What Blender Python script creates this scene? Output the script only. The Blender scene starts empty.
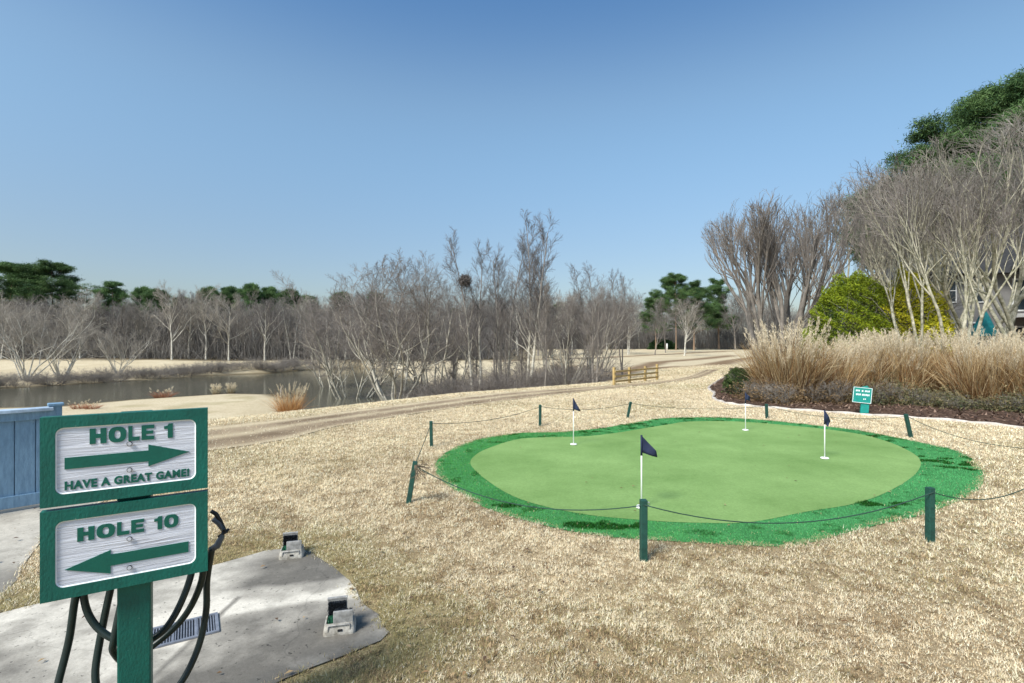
import bpy, bmesh, math, random
import numpy as np
from mathutils import Vector, Matrix
random.seed(7)
RNG = np.random.default_rng(11)
S = bpy.context.scene
COL = S.collection
CAM_H = 1.75
F = 512.0                       # focal length in pixels of a 1024 wide frame (18 mm on 36 mm)

# ------------------------------------------------------------------ small maths
def sstep(a, b, x):
    t = np.clip((np.asarray(x, float) - a) / (b - a), 0, 1)
    return t * t * (3 - 2 * t)

def _hash(i, j, seed):
    h = np.sin(i * 127.1 + j * 311.7 + seed * 74.7) * 43758.5453
    return h - np.floor(h)

def vnoise(x, y, scale=1.0, seed=0):
    x = np.asarray(x, float) * scale; y = np.asarray(y, float) * scale
    i = np.floor(x); j = np.floor(y); u = x - i; v = y - j
    u = u * u * (3 - 2 * u); v = v * v * (3 - 2 * v)
    a = _hash(i, j, seed); b = _hash(i + 1, j, seed); c = _hash(i, j + 1, seed); d = _hash(i + 1, j + 1, seed)
    return (a * (1 - u) + b * u) * (1 - v) + (c * (1 - u) + d * u) * v

def fbm(x, y, scale=1.0, seed=0, octs=4):
    s = 0; a = 0.5; t = 0
    for k in range(octs):
        s = s + a * vnoise(x, y, scale * 2 ** k, seed + 13 * k); t += a; a *= 0.5
    return s / t

def seg_dist(x, y, poly, closed=True):
    x = np.asarray(x, float); y = np.asarray(y, float)
    best = np.full(x.shape, 1e9)
    n = len(poly)
    for k in range(n if closed else n - 1):
        ax, ay = poly[k]; bx, by = poly[(k + 1) % n]
        dx, dy = bx - ax, by - ay
        t = np.clip(((x - ax) * dx + (y - ay) * dy) / (dx * dx + dy * dy + 1e-12), 0, 1)
        best = np.minimum(best, np.hypot(x - ax - t * dx, y - ay - t * dy))
    return best

def inside(x, y, poly):
    x = np.asarray(x, float); y = np.asarray(y, float)
    r = np.zeros(x.shape, bool)
    n = len(poly)
    for k in range(n):
        ax, ay = poly[k]; bx, by = poly[(k + 1) % n]
        if ay == by: continue
        c = ((ay > y) != (by > y)) & (x < (bx - ax) * (y - ay) / (by - ay) + ax)
        r ^= c
    return r

def catmull(pts, n=8, closed=True):
    pts = [np.array(p, float) for p in pts]; out = []
    N = len(pts)
    for k in range(N if closed else N - 1):
        if closed: p0, p1, p2, p3 = pts[k - 1], pts[k], pts[(k + 1) % N], pts[(k + 2) % N]
        else: p0, p1, p2, p3 = pts[max(k - 1, 0)], pts[k], pts[k + 1], pts[min(k + 2, N - 1)]
        for i in range(n):
            t = i / n
            out.append(0.5 * ((2 * p1) + (-p0 + p2) * t + (2 * p0 - 5 * p1 + 4 * p2 - p3) * t * t + (-p0 + 3 * p1 - 3 * p2 + p3) * t ** 3))
    if not closed: out.append(pts[-1])
    return np.array(out)

def flat(u, v):                 # a point of level ground seen at pixel u, v
    d = CAM_H * F / (v - 341.5)
    return ((u - 512) / F * d, d)

# ------------------------------------------------------------------ the lie of the land
CREST = [(-40, -2), (-14, 6.2), (-6.2, 10.6), (-3.8, 13.3), (-0.8, 17.1), (2.1, 19.3), (6, 22), (9.5, 26), (13, 32), (18, 42), (30, 60), (120, 150)]
POND = [(-90, 26), (-40, 27.5), (-26.3, 29.6), (-24.6, 33), (-20.4, 37), (-17, 36.4), (-14, 33), (-11.6, 27.5), (-9, 25.5), (-6.5, 28), (-4.5, 33), (-5.5, 40), (-10.5, 50), (-15, 62), (-22, 72), (-27, 68), (-28.5, 60), (-33.5, 55.5), (-36, 48.6), (-40, 41), (-60, 38), (-90, 37)]
def crest_sd(x, y):
    d = seg_dist(x, y, CREST, closed=False)
    poly = CREST + [(120, 600), (-400, 600), (-400, -2)]
    return np.where(inside(x, y, poly), d, -d)

def ground_z(x, y):
    x = np.asarray(x, float); y = np.asarray(y, float)
    s = crest_sd(x, y)
    L = -1.85 + 0.95 * np.maximum(sstep(-1, 8, x), sstep(52, 74, y)) + 0.6 * sstep(75, 150, y)
    L = L + (fbm(x, y, 0.08, 3, 3) - 0.5) * 0.5 * sstep(14, 40, s + 0 * x)
    z = L * sstep(0.1, 10.5, s)
    ins = inside(x, y, POND); d = seg_dist(x, y, POND)
    z = np.where(ins, -2.0 - 0.9 * sstep(0, 3, d), -2.0 + (z + 2.0) * sstep(-0.25, 2.6, d))
    return z

def gz(x, y): return float(ground_z(np.array([x]), np.array([y]))[0])

def on_ground(u, d):            # ground point at pixel column u and distance d
    x = (u - 512) / F * d
    return (x, d, gz(x, d))

# ------------------------------------------------------------------ objects
def link(o, parent=None):
    COL.objects.link(o)
    if parent is not None: o.parent = parent
    return o

def tag(o, label=None, cat=None, group=None, kind=None):
    if label: o['label'] = label
    if cat: o['category'] = cat
    if group: o['group'] = group
    if kind: o['kind'] = kind
    return o

def thing(name, label, cat, loc=(0, 0, 0), rz=0.0, group=None):
    o = bpy.data.objects.new(name, None); o.empty_display_size = 0.1
    o.location = loc; o.rotation_euler = (0, 0, rz)
    link(o); return tag(o, label, cat, group)

def copy_thing(root, label=None, loc=None, rz=None, scale=None, group=None):
    r = root.copy(); COL.objects.link(r)
    if loc is not None: r.location = loc
    if rz is not None: r.rotation_euler = (0, 0, rz)
    if scale is not None: r.scale = scale if hasattr(scale, '__len__') else (scale,) * 3
    if label: r['label'] = label
    if group: r['group'] = group
    for ch in list(root.children):
        c = ch.copy(); COL.objects.link(c); c.parent = r
        for g in list(ch.children):
            d = g.copy(); COL.objects.link(d); d.parent = c
    return r

def mesh_np(name, V, Fc, mat=None, col=None, smooth=False):
    V = np.asarray(V, np.float32).reshape(-1, 3); Fc = np.asarray(Fc, np.int32)
    me = bpy.data.meshes.new(name)
    me.vertices.add(len(V)); me.vertices.foreach_set('co', V.ravel())
    nf, k = Fc.shape
    me.loops.add(nf * k); me.loops.foreach_set('vertex_index', Fc.ravel())
    me.polygons.add(nf); me.polygons.foreach_set('loop_start', np.arange(0, nf * k, k, dtype=np.int32))
    if smooth: me.polygons.foreach_set('use_smooth', np.ones(nf, bool))
    me.update(calc_edges=True)
    if col is not None:
        a = me.attributes.new('tint', 'FLOAT_COLOR', 'POINT')
        c = np.ones((len(V), 4), np.float32); c[:, :3] = col
        a.data.foreach_set('color', c.ravel())
    if mat: me.materials.append(mat)
    return me

def obj_np(name, V, Fc, mat=None, parent=None, col=None, smooth=False):
    return link(bpy.data.objects.new(name, mesh_np(name, V, Fc, mat, col, smooth)), parent)

def merge(parts):               # [(V, F)] with equal face size
    Vs, Fs, o = [], [], 0
    for V, f in parts:
        Vs.append(np.asarray(V).reshape(-1, 3)); Fs.append(np.asarray(f) + o); o += len(Vs[-1])
    return np.concatenate(Vs), np.concatenate(Fs)

def obj_bm(name, bm, mat, parent=None, smooth=False):
    me = bpy.data.meshes.new(name)
    bmesh.ops.recalc_face_normals(bm, faces=bm.faces)
    bm.to_mesh(me); bm.free()
    if smooth:
        for p in me.polygons: p.use_smooth = True
    me.materials.append(mat)
    return link(bpy.data.objects.new(name, me), parent)

def add_box(bm, c, s, rot=None, bevel=0.0):
    M = Matrix.Translation(c)
    if rot is not None: M = M @ rot
    g = bmesh.ops.create_cube(bm, size=1.0, matrix=M @ Matrix.Diagonal((*s, 1.0)))
    if bevel:
        es = list({e for v in g['verts'] for e in v.link_edges})
        bmesh.ops.bevel(bm, geom=es, offset=bevel, segments=2, affect='EDGES', profile=0.6)

def box(name, c, s, mat, parent=None, rot=None, bevel=0.0):
    bm = bmesh.new(); add_box(bm, c, s, rot, bevel)
    return obj_bm(name, bm, mat, parent)

def prism(bm, pts, y0, y1):     # outline in x-z, extruded along y
    a = [bm.verts.new((p[0], y0, p[1])) for p in pts]; b = [bm.verts.new((p[0], y1, p[1])) for p in pts]
    bm.faces.new(a); bm.faces.new(b[::-1])
    for i in range(len(pts)):
        j = (i + 1) % len(pts); bm.faces.new((a[i], b[i], b[j], a[j]))

def tubes(P, R, n=3, cap=False):
    """P (B,k,3), R (B,k): vertices and quads of B tubes."""
    P = np.asarray(P, float); R = np.asarray(R, float)
    B, k, _ = P.shape
    T = np.gradient(P, axis=1); T /= np.linalg.norm(T, axis=2, keepdims=True) + 1e-9
    ref = np.where(np.abs(T[:, :1, 2:3]) > 0.9, np.array([1.0, 0.13, 0]), np.array([0.1, 0.05, 1.0]))
    ref = np.repeat(ref, k, 1)
    U = np.cross(T, ref); U /= np.linalg.norm(U, axis=2, keepdims=True) + 1e-9
    W = np.cross(T, U)
    a = np.arange(n) * 2 * np.pi / n
    V = P[:, :, None] + R[:, :, None, None] * (np.cos(a)[None, None, :, None] * U[:, :, None] + np.sin(a)[None, None, :, None] * W[:, :, None])
    idx = np.arange(B * k * n).reshape(B, k, n)
    i0 = idx[:, :-1]; i1 = idx[:, 1:]
    Fq = np.stack([i0, np.roll(i0, -1, 2), np.roll(i1, -1, 2), i1], -1).reshape(-1, 4)
    V = V.reshape(-1, 3)
    if cap:
        c0 = len(V); V = np.concatenate([V, P[:, 0], P[:, -1]])
        ex = []
        for b in range(B):
            for i in range(0, n, 2):
                ex.append((idx[b, 0, i], c0 + b, idx[b, 0, (i + 2) % n], idx[b, 0, (i + 1) % n]))
                ex.append((idx[b, -1, i], idx[b, -1, (i + 1) % n], idx[b, -1, (i + 2) % n], c0 + B + b))
        Fq = np.concatenate([Fq, np.array(ex)])
    return V, Fq

def tube_obj(name, pts, r, mat, parent=None, n=8, smooth=True):
    P = np.array(pts, float)[None]; R = np.full(P.shape[:2], r) if np.isscalar(r) else np.array(r, float)[None]
    V, f = tubes(P, R, n, cap=True)
    return obj_np(name, V, f, mat, parent, smooth=smooth)

# ------------------------------------------------------------------ materials
def new_mat(name):
    m = bpy.data.materials.new(name); m.use_nodes = True
    nt = m.node_tree; b = nt.nodes['Principled BSDF']
    return m, nt, b

def mat(name, c, rough=0.7, var=0.25, scale=6.0, bump=0.0, bscale=60.0, metal=0.0, spec=0.4, dark=None, stretch=(1, 1, 1), coords='Object'):
    """base colour broken up by two octaves of noise, with an optional bump"""
    m, nt, b = new_mat(name)
    N = nt.nodes.new; L = nt.links.new
    tc = N('ShaderNodeTexCoord'); mp = N('ShaderNodeMapping'); mp.inputs['Scale'].default_value = stretch
    L(tc.outputs[coords], mp.inputs[0])
    n1 = N('ShaderNodeTexNoise'); n1.inputs['Scale'].default_value = scale; n1.inputs['Detail'].default_value = 6; n1.inputs['Roughness'].default_value = 0.65
    L(mp.outputs[0], n1.inputs['Vector'])
    rp = N('ShaderNodeValToRGB')
    d = dark or tuple(x * (1 - var) for x in c); h = tuple(min(1, x * (1 + var)) for x in c)
    rp.color_ramp.elements[0].position = 0.3; rp.color_ramp.elements[0].color = (*d, 1)
    rp.color_ramp.elements[1].position = 0.7; rp.color_ramp.elements[1].color = (*h, 1)
    L(n1.outputs['Fac'], rp.inputs[0]); L(rp.outputs[0], b.inputs['Base Color'])
    b.inputs['Roughness'].default_value = rough; b.inputs['Metallic'].default_value = metal
    b.inputs['Specular IOR Level'].default_value = spec
    if bump:
        n2 = N('ShaderNodeTexNoise'); n2.inputs['Scale'].default_value = bscale; n2.inputs['Detail'].default_value = 4
        L(mp.outputs[0], n2.inputs['Vector'])
        bp = N('ShaderNodeBump'); bp.inputs['Strength'].default_value = bump; bp.inputs['Distance'].default_value = 0.01
        L(n2.outputs['Fac'], bp.inputs['Height']); L(bp.outputs[0], b.inputs['Normal'])
    return m

def tint_mat(name, rough=0.75, trans=0.0, spec=0.2, gain=1.0):
    """leaf, blade and needle material: the colour each leaf carries"""
    m, nt, b = new_mat(name)
    a = nt.nodes.new('ShaderNodeAttribute'); a.attribute_name = 'tint'
    src = a.outputs['Color']
    oi = nt.nodes.new('ShaderNodeObjectInfo')
    hs = nt.nodes.new('ShaderNodeHueSaturation')
    mr = nt.nodes.new('ShaderNodeMapRange'); mr.inputs['To Min'].default_value = 0.8 * gain; mr.inputs['To Max'].default_value = 1.2 * gain
    nt.links.new(oi.outputs['Random'], mr.inputs[0]); nt.links.new(mr.outputs[0], hs.inputs['Value']); nt.links.new(src, hs.inputs['Color'])
    nt.links.new(hs.outputs[0], b.inputs['Base Color'])
    b.inputs['Roughness'].default_value = rough; b.inputs['Specular IOR Level'].default_value = spec
    if trans:
        out = nt.nodes['Material Output']; t = nt.nodes.new('ShaderNodeBsdfTranslucent'); mx = nt.nodes.new('ShaderNodeMixShader')
        mx.inputs[0].default_value = trans
        nt.links.new(hs.outputs[0], t.inputs[0]); nt.links.new(b.outputs[0], mx.inputs[1]); nt.links.new(t.outputs[0], mx.inputs[2]); nt.links.new(mx.outputs[0], out.inputs[0])
    return m

M_blade = tint_mat('dry_grass_blades', 0.8, 0.25)
M_leaf = tint_mat('foliage', 0.6, 0.2)
M_chip = tint_mat('bark_chips', 0.9)
M_bark_pale = mat('pale_bark', (0.55, 0.51, 0.42), 0.85, 0.3, 3.5, 0.6, 30, dark=(0.20, 0.18, 0.14))
M_bark_white = mat('white_bark', (0.56, 0.53, 0.46), 0.85, 0.25, 2.5, 0.4, 30, dark=(0.26, 0.24, 0.20))
M_bark_grey = mat('grey_bark', (0.21, 0.185, 0.16), 0.9, 0.35, 4, 0.6, 30)
M_twig_grey = mat('grey_twigs', (0.20, 0.175, 0.155), 0.9, 0.25, 1.2)
M_twig_dark = mat('dark_twigs', (0.125, 0.11, 0.103), 0.9, 0.3, 1.2)
M_twig_wood = mat('wood_twigs', (0.16, 0.147, 0.133), 0.9, 0.3, .6)
M_twig_pale = mat('pale_twigs', (0.29, 0.26, 0.22), 0.9, 0.3, 1.0)
M_bark_moss = mat('lichen_spotted_bark', (0.50, 0.46, 0.36), 0.85, 0.25, 6.5, 0.6, 25, dark=(0.085, 0.09, 0.035))
M_twig_brown = mat('brown_lichened_twigs', (0.22, 0.20, 0.175), 0.9, 0.3, 2.5, dark=(0.07, 0.064, 0.055))
def backlit_bark(m, z0, z1, top):  # darkens bark with height: the backlit look is put into the colour
    """pale bark low down; backlit darkness against the sky painted in higher up"""
    nt = m.node_tree; b = nt.nodes['Principled BSDF']; src = b.inputs['Base Color'].links[0].from_socket
    tc = nt.nodes.new('ShaderNodeTexCoord'); sx = nt.nodes.new('ShaderNodeSeparateXYZ'); nt.links.new(tc.outputs['Object'], sx.inputs[0])
    mr = nt.nodes.new('ShaderNodeMapRange'); mr.inputs['From Min'].default_value = z0; mr.inputs['From Max'].default_value = z1; nt.links.new(sx.outputs[2], mr.inputs[0])
    x = nt.nodes.new('ShaderNodeMix'); x.data_type = 'RGBA'; nt.links.new(mr.outputs[0], x.inputs[0]); nt.links.new(src, x.inputs[6]); x.inputs[7].default_value = (*top, 1)
    nt.links.new(x.outputs[2], b.inputs['Base Color'])
backlit_bark(M_bark_pale, 3.0, 7.0, (0.19, 0.17, 0.155)); backlit_bark(M_bark_moss, 4.0, 8.5, (0.19, 0.175, 0.145))
M_bark_pine = mat('pine_bark', (0.22, 0.15, 0.10), 0.9, 0.35, 5, 0.7, 20)
M_green_paint = mat('green_paint', (0.003, 0.108, 0.080), 0.5, 0.2, 7, 0.25, 120, dark=(0.003, 0.068, 0.052), stretch=(1, 1, .5))
def weather(m, chip, c_chip, c_grime, scale=55.0):
    nt = m.node_tree; b = nt.nodes['Principled BSDF']; N = nt.nodes.new; L = nt.links.new; src = b.inputs['Base Color'].links[0].from_socket
    tc = N('ShaderNodeTexCoord')
    for sc, lo, hi, col, fac in ((scale, chip, chip + .03, c_chip, .7), (4.5, .56, .74, c_grime, .55)):
        n = N('ShaderNodeTexNoise'); n.inputs['Scale'].default_value = sc; n.inputs['Detail'].default_value = 5; n.inputs['Roughness'].default_value = .65; L(tc.outputs['Object'], n.inputs['Vector'])
        mr = N('ShaderNodeMapRange'); mr.inputs['From Min'].default_value = lo; mr.inputs['From Max'].default_value = hi; mr.inputs['To Max'].default_value = fac; L(n.outputs['Fac'], mr.inputs[0])
        x = N('ShaderNodeMix'); x.data_type = 'RGBA'; L(mr.outputs[0], x.inputs[0]); L(src, x.inputs[6]); x.inputs[7].default_value = (*col, 1); src = x.outputs[2]
    L(src, b.inputs['Base Color'])
weather(M_green_paint, .70, (0.20, 0.30, 0.25), (0.006, 0.055, 0.040))
M_letter = mat('letter_green_paint', (0.003, 0.10, 0.07), 0.5, 0.12, 20, 0.1, 80)
M_white_rim = mat('white_rim_paint', (0.78, 0.80, 0.82), 0.6, 0.08, 30)
M_post_green = mat('dark_green_stain', (0.012, 0.060, 0.045), 0.6, 0.35, 14, 0.4, 70)
M_bolt = mat('dull_zinc', (0.50, 0.51, 0.55), 0.6, 0.25, 60)
M_hose = mat('black_rubber', (0.010, 0.020, 0.018), 0.38, 0.3, 20)
M_nozzle = mat('dark_grey_plastic', (0.09, 0.10, 0.115), 0.45, 0.3, 25)
M_black = mat('black_plastic', (0.014, 0.014, 0.016), 0.5, 0.3, 30)
M_blue = mat('blue_fence_paint', (0.165, 0.27, 0.375), 0.65, 0.2, 7, 0.35, 40, dark=(0.115, 0.205, 0.30), stretch=(6, 6, 1))
weather(M_blue, .70, (0.42, 0.46, 0.48), (0.11, 0.19, 0.28), 40)
M_blue_cap = mat('weathered_blue_cap', (0.34, 0.43, 0.53), 0.6, 0.35, 8, 0.2, 40)
M_rope = mat('green_cord', (0.02, 0.055, 0.04), 0.8, 0.3, 30)
M_fray = mat('frayed_cord', (0.12, 0.09, 0.06), 0.9, 0.3, 30)
M_pole = mat('white_fibreglass', (0.80, 0.80, 0.78), 0.35, 0.05, 10)
M_navy = mat('navy_cloth', (0.014, 0.022, 0.055), 0.8, 0.3, 14, 0.2, 40)
M_kerb = mat('pale_kerb_concrete', (0.46, 0.41, 0.36), 0.85, 0.35, 5, 0.5, 40)
M_teal = mat('teal_sign_paint', (0.008, 0.23, 0.20), 0.5, 0.15, 12)
M_teal_cloth = mat('teal_canvas', (0.01, 0.18, 0.20), 0.8, 0.25, 6)
M_wood_y = mat('yellow_timber', (0.40, 0.285, 0.12), 0.8, 0.35, 6, 0.3, 30)
M_siding = mat('grey_siding', (0.16, 0.155, 0.15), 0.7, 0.2, 2)
M_roof = mat('dark_shingles', (0.045, 0.047, 0.052), 0.85, 0.3, 4, 0.5, 20)
M_pane = mat('dark_window_glass', (0.02, 0.028, 0.035), 0.12, 0.3, 1)
M_trim = mat('white_trim', (0.6, 0.6, 0.58), 0.6, 0.1, 4)
M_awning = mat('rust_awning', (0.25, 0.11, 0.07), 0.8, 0.2, 3)
M_dark_room = mat('shaded_recess_paint', (0.05, 0.05, 0.05), 0.9, 0.2, 3)
M_pan = mat('white_cast_base', (0.40, 0.38, 0.34), 0.7, 0.3, 16, 0.3, 60, dark=(0.15, 0.13, 0.10))
M_brushback = mat('pale_grey_brush_back', (0.29, 0.285, 0.275), 0.7, 0.3, 18, 0.3, 60, dark=(0.14, 0.135, 0.125))
M_bristle = mat('dark_bristles', (0.02, 0.026, 0.035), 0.9, 0.4, 80, 0.6, 200)
M_bristle_g = mat('green_bristles', (0.02, 0.13, 0.07), 0.9, 0.4, 80, 0.6, 200)
M_grate = mat('galvanised_grate', (0.20, 0.215, 0.25), 0.55, 0.25, 20, metal=0.3)
M_rock = mat('pinkish_stone', (0.55, 0.38, 0.36), 0.9, 0.25, 4, 0.4, 20)

def ground_material():
    m, nt, b = new_mat('dormant_lawn_soil'); N = nt.nodes.new; L = nt.links.new
    g = N('ShaderNodeNewGeometry')
    def noise(scale, detail=6, rough=0.6):
        n = N('ShaderNodeTexNoise'); n.inputs['Scale'].default_value = scale; n.inputs['Detail'].default_value = detail; n.inputs['Roughness'].default_value = rough
        L(g.outputs['Position'], n.inputs['Vector']); return n.outputs['Fac']
    def ramp(f, stops):
        r = N('ShaderNodeValToRGB'); e = r.color_ramp.elements
        while len(e) < len(stops): e.new(0.5)
        for k, (p, c) in enumerate(stops): e[k].position = p; e[k].color = (*c, 1)
        L(f, r.inputs[0]); return r.outputs[0]
    def mix(fac, a, c, mode='MIX'):
        x = N('ShaderNodeMix'); x.data_type = 'RGBA'; x.blend_type = mode
        if isinstance(fac, float): x.inputs[0].default_value = fac
        else: L(fac, x.inputs[0])
        L(a, x.inputs[6])
        if isinstance(c, tuple): x.inputs[7].default_value = (*c, 1)
        else: L(c, x.inputs[7])
        return x.outputs[2]
    base = ramp(noise(0.22, 8, 0.7), [(0.28, (0.46, 0.38, 0.25)), (0.5, (0.55, 0.465, 0.32)), (0.72, (0.62, 0.54, 0.385))])
    fine = ramp(noise(9, 8, 0.75), [(0.3, (0.55, 0.5, 0.42)), (0.62, (1.0, 1.0, 1.0))])
    c = mix(0.8, base, fine, 'MULTIPLY')
    at = N('ShaderNodeAttribute'); at.attribute_name = 'tint'
    sp = N('ShaderNodeSeparateColor'); L(at.outputs['Color'], sp.inputs[0])
    dirt = ramp(noise(1.2, 8, 0.7), [(0.3, (0.12, 0.075, 0.042)), (0.7, (0.27, 0.19, 0.115))])
    c = mix(sp.outputs[0], c, dirt)
    mud = ramp(noise(0.8, 6), [(0.3, (0.075, 0.06, 0.035)), (0.7, (0.16, 0.125, 0.075))])
    c = mix(sp.outputs[1], c, mud)
    sep = N('ShaderNodeAttribute'); sep.attribute_name = 'thatch'
    th = ramp(noise(30, 6, 0.7), [(0.3, (0.16, 0.115, 0.06)), (0.7, (0.34, 0.265, 0.16))])
    c = mix(sep.outputs['Fac'], c, th)
    oliv = ramp(noise(2.5, 6), [(0.3, (0.20, 0.17, 0.075)), (0.7, (0.36, 0.30, 0.16))])
    c = mix(sp.outputs[2], c, oliv)
    L(c, b.inputs['Base Color']); b.inputs['Roughness'].default_value = 0.95; b.inputs['Specular IOR Level'].default_value = 0.1
    bp = N('ShaderNodeBump'); bp.inputs['Strength'].default_value = 0.7; bp.inputs['Distance'].default_value = 0.03
    L(noise(14, 6, 0.75), bp.inputs['Height']); L(bp.outputs[0], b.inputs['Normal'])
    return m

def concrete_material():
    m, nt, b = new_mat('stained_shaded_concrete'); N = nt.nodes.new; L = nt.links.new  # tint darkens it: dirt, and on the pad painted shade too
    g = N('ShaderNodeNewGeometry')
    at = N('ShaderNodeAttribute'); at.attribute_name = 'tint'
    sp = N('ShaderNodeSeparateColor'); L(at.outputs['Color'], sp.inputs[0])
    def noise(scale, detail=8, rough=0.65):
        n = N('ShaderNodeTexNoise'); n.inputs['Scale'].default_value = scale; n.inputs['Detail'].default_value = detail; n.inputs['Roughness'].default_value = rough
        L(g.outputs['Position'], n.inputs['Vector']); return n.outputs['Fac']
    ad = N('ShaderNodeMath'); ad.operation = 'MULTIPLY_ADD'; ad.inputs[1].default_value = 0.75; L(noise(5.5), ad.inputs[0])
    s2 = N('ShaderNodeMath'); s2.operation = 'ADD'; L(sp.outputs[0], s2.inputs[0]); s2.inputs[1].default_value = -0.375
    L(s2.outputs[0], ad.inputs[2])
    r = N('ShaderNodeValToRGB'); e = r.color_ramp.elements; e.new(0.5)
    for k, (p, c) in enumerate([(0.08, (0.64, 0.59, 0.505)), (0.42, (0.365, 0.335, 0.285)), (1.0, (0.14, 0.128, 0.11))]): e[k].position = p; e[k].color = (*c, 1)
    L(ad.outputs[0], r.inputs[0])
    r2 = N('ShaderNodeValToRGB'); r2.color_ramp.elements[0].position = 0.3; r2.color_ramp.elements[0].color = (0.72, 0.71, 0.69, 1); r2.color_ramp.elements[1].position = 0.62; r2.color_ramp.elements[1].color = (1, 1, 1, 1)
    L(noise(60, 8, 0.8), r2.inputs[0])
    x = N('ShaderNodeMix'); x.data_type = 'RGBA'; x.blend_type = 'MULTIPLY'; x.inputs[0].default_value = 1.0
    L(r.outputs[0], x.inputs[6]); L(r2.outputs[0], x.inputs[7])
    wv = N('ShaderNodeTexNoise'); wv.inputs['Scale'].default_value = 2.5; wv.inputs['Detail'].default_value = 6; L(g.outputs['Position'], wv.inputs['Vector'])
    va = N('ShaderNodeVectorMath'); va.operation = 'MULTIPLY_ADD'; va.inputs[1].default_value = (.5, .5, 0); L(wv.outputs['Color'], va.inputs[0]); L(g.outputs['Position'], va.inputs[2])
    vo = N('ShaderNodeTexVoronoi'); vo.feature = 'DISTANCE_TO_EDGE'; vo.inputs['Scale'].default_value = 0.55; L(va.outputs[0], vo.inputs['Vector'])
    cr = N('ShaderNodeMapRange'); cr.inputs['From Min'].default_value = 0.0; cr.inputs['From Max'].default_value = 0.004; cr.inputs['To Min'].default_value = 0.78; L(vo.outputs['Distance'], cr.inputs[0])
    gr = N('ShaderNodeMapRange'); gr.inputs['From Min'].default_value = 0.66; gr.inputs['From Max'].default_value = 0.72; gr.inputs['To Min'].default_value = 1.0; gr.inputs['To Max'].default_value = 0.35; L(noise(38, 3, 0.5), gr.inputs[0])
    mm = N('ShaderNodeMath'); mm.operation = 'MULTIPLY'; L(cr.outputs[0], mm.inputs[0]); L(gr.outputs[0], mm.inputs[1])
    x2 = N('ShaderNodeMix'); x2.data_type = 'RGBA'; x2.blend_type = 'MULTIPLY'; x2.inputs[0].default_value = 1.0
    L(x.outputs[2], x2.inputs[6]); L(mm.outputs[0], x2.inputs[7]); L(x2.outputs[2], b.inputs['Base Color'])
    b.inputs['Roughness'].default_value = 0.85; b.inputs['Specular IOR Level'].default_value = 0.25
    bp = N('ShaderNodeBump'); bp.inputs['Strength'].default_value = 0.35; bp.inputs['Distance'].default_value = 0.006
    L(noise(45, 8, 0.75), bp.inputs['Height']); L(bp.outputs[0], b.inputs['Normal'])
    return m

def two_tone(name, c1, c2, s1, s2, rough, bump, bscale, deep=(0.62, 0.64, 0.6)):
    m, nt, b = new_mat(name); N = nt.nodes.new; L = nt.links.new
    g = N('ShaderNodeNewGeometry')
    def noise(scale, detail=6, rough=0.65):
        n = N('ShaderNodeTexNoise'); n.inputs['Scale'].default_value = scale; n.inputs['Detail'].default_value = detail; n.inputs['Roughness'].default_value = rough
        L(g.outputs['Position'], n.inputs['Vector']); return n.outputs['Fac']
    r = N('ShaderNodeValToRGB'); r.color_ramp.elements[0].position = 0.35; r.color_ramp.elements[0].color = (*c1, 1); r.color_ramp.elements[1].position = 0.65; r.color_ramp.elements[1].color = (*c2, 1)
    L(noise(s1), r.inputs[0])
    r2 = N('ShaderNodeValToRGB'); r2.color_ramp.elements[0].position = 0.3; r2.color_ramp.elements[0].color = (*deep, 1); r2.color_ramp.elements[1].position = 0.65; r2.color_ramp.elements[1].color = (1, 1, 1, 1)
    L(noise(s2, 8, 0.8), r2.inputs[0])
    x = N('ShaderNodeMix'); x.data_type = 'RGBA'; x.blend_type = 'MULTIPLY'; x.inputs[0].default_value = 0.7
    L(r.outputs[0], x.inputs[6]); L(r2.outputs[0], x.inputs[7]); L(x.outputs[2], b.inputs['Base Color'])
    b.inputs['Roughness'].default_value = rough; b.inputs['Specular IOR Level'].default_value = 0.15
    bp = N('ShaderNodeBump'); bp.inputs['Strength'].default_value = bump; bp.inputs['Distance'].default_value = 0.01
    L(noise(bscale, 4, 0.7), bp.inputs['Height']); L(bp.outputs[0], b.inputs['Normal'])
    return m

def water_material():
    m, nt, b = new_mat('pond_water'); N = nt.nodes.new; L = nt.links.new
    b.inputs['Base Color'].default_value = (0.085, 0.082, 0.058, 1); b.inputs['Roughness'].default_value = 0.04; b.inputs['IOR'].default_value = 1.33
    g = N('ShaderNodeNewGeometry'); mp = N('ShaderNodeMapping'); mp.inputs['Scale'].default_value = (1.0, 2.2, 1); L(g.outputs['Position'], mp.inputs[0])
    n = N('ShaderNodeTexNoise'); n.inputs['Scale'].default_value = 1.6; n.inputs['Detail'].default_value = 5; L(mp.outputs[0], n.inputs['Vector'])
    bp = N('ShaderNodeBump'); bp.inputs['Strength'].default_value = 0.22; bp.inputs['Distance'].default_value = 0.05
    L(n.outputs['Fac'], bp.inputs['Height']); L(bp.outputs[0], b.inputs['Normal'])
    return m

M_ground = ground_material(); M_conc = concrete_material(); M_water = water_material()
M_turf = two_tone('putting_turf', (0.175, 0.295, 0.088), (0.26, 0.40, 0.138), 0.75, 42, 0.9, 0.9, 110, deep=(0.48, 0.52, 0.46))
M_fringe = two_tone('fringe_turf_backing', (0.045, 0.19, 0.06), (0.07, 0.26, 0.09), 1.5, 40, 0.9, 0.6, 90)
M_mulch = two_tone('mulch', (0.055, 0.032, 0.022), (0.13, 0.08, 0.055), 3, 30, 0.95, 1.0, 35)
M_path = two_tone('worn_dirt_path', (0.165, 0.115, 0.072), (0.33, 0.25, 0.165), 0.8, 12, 0.95, 0.8, 20)

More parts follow.
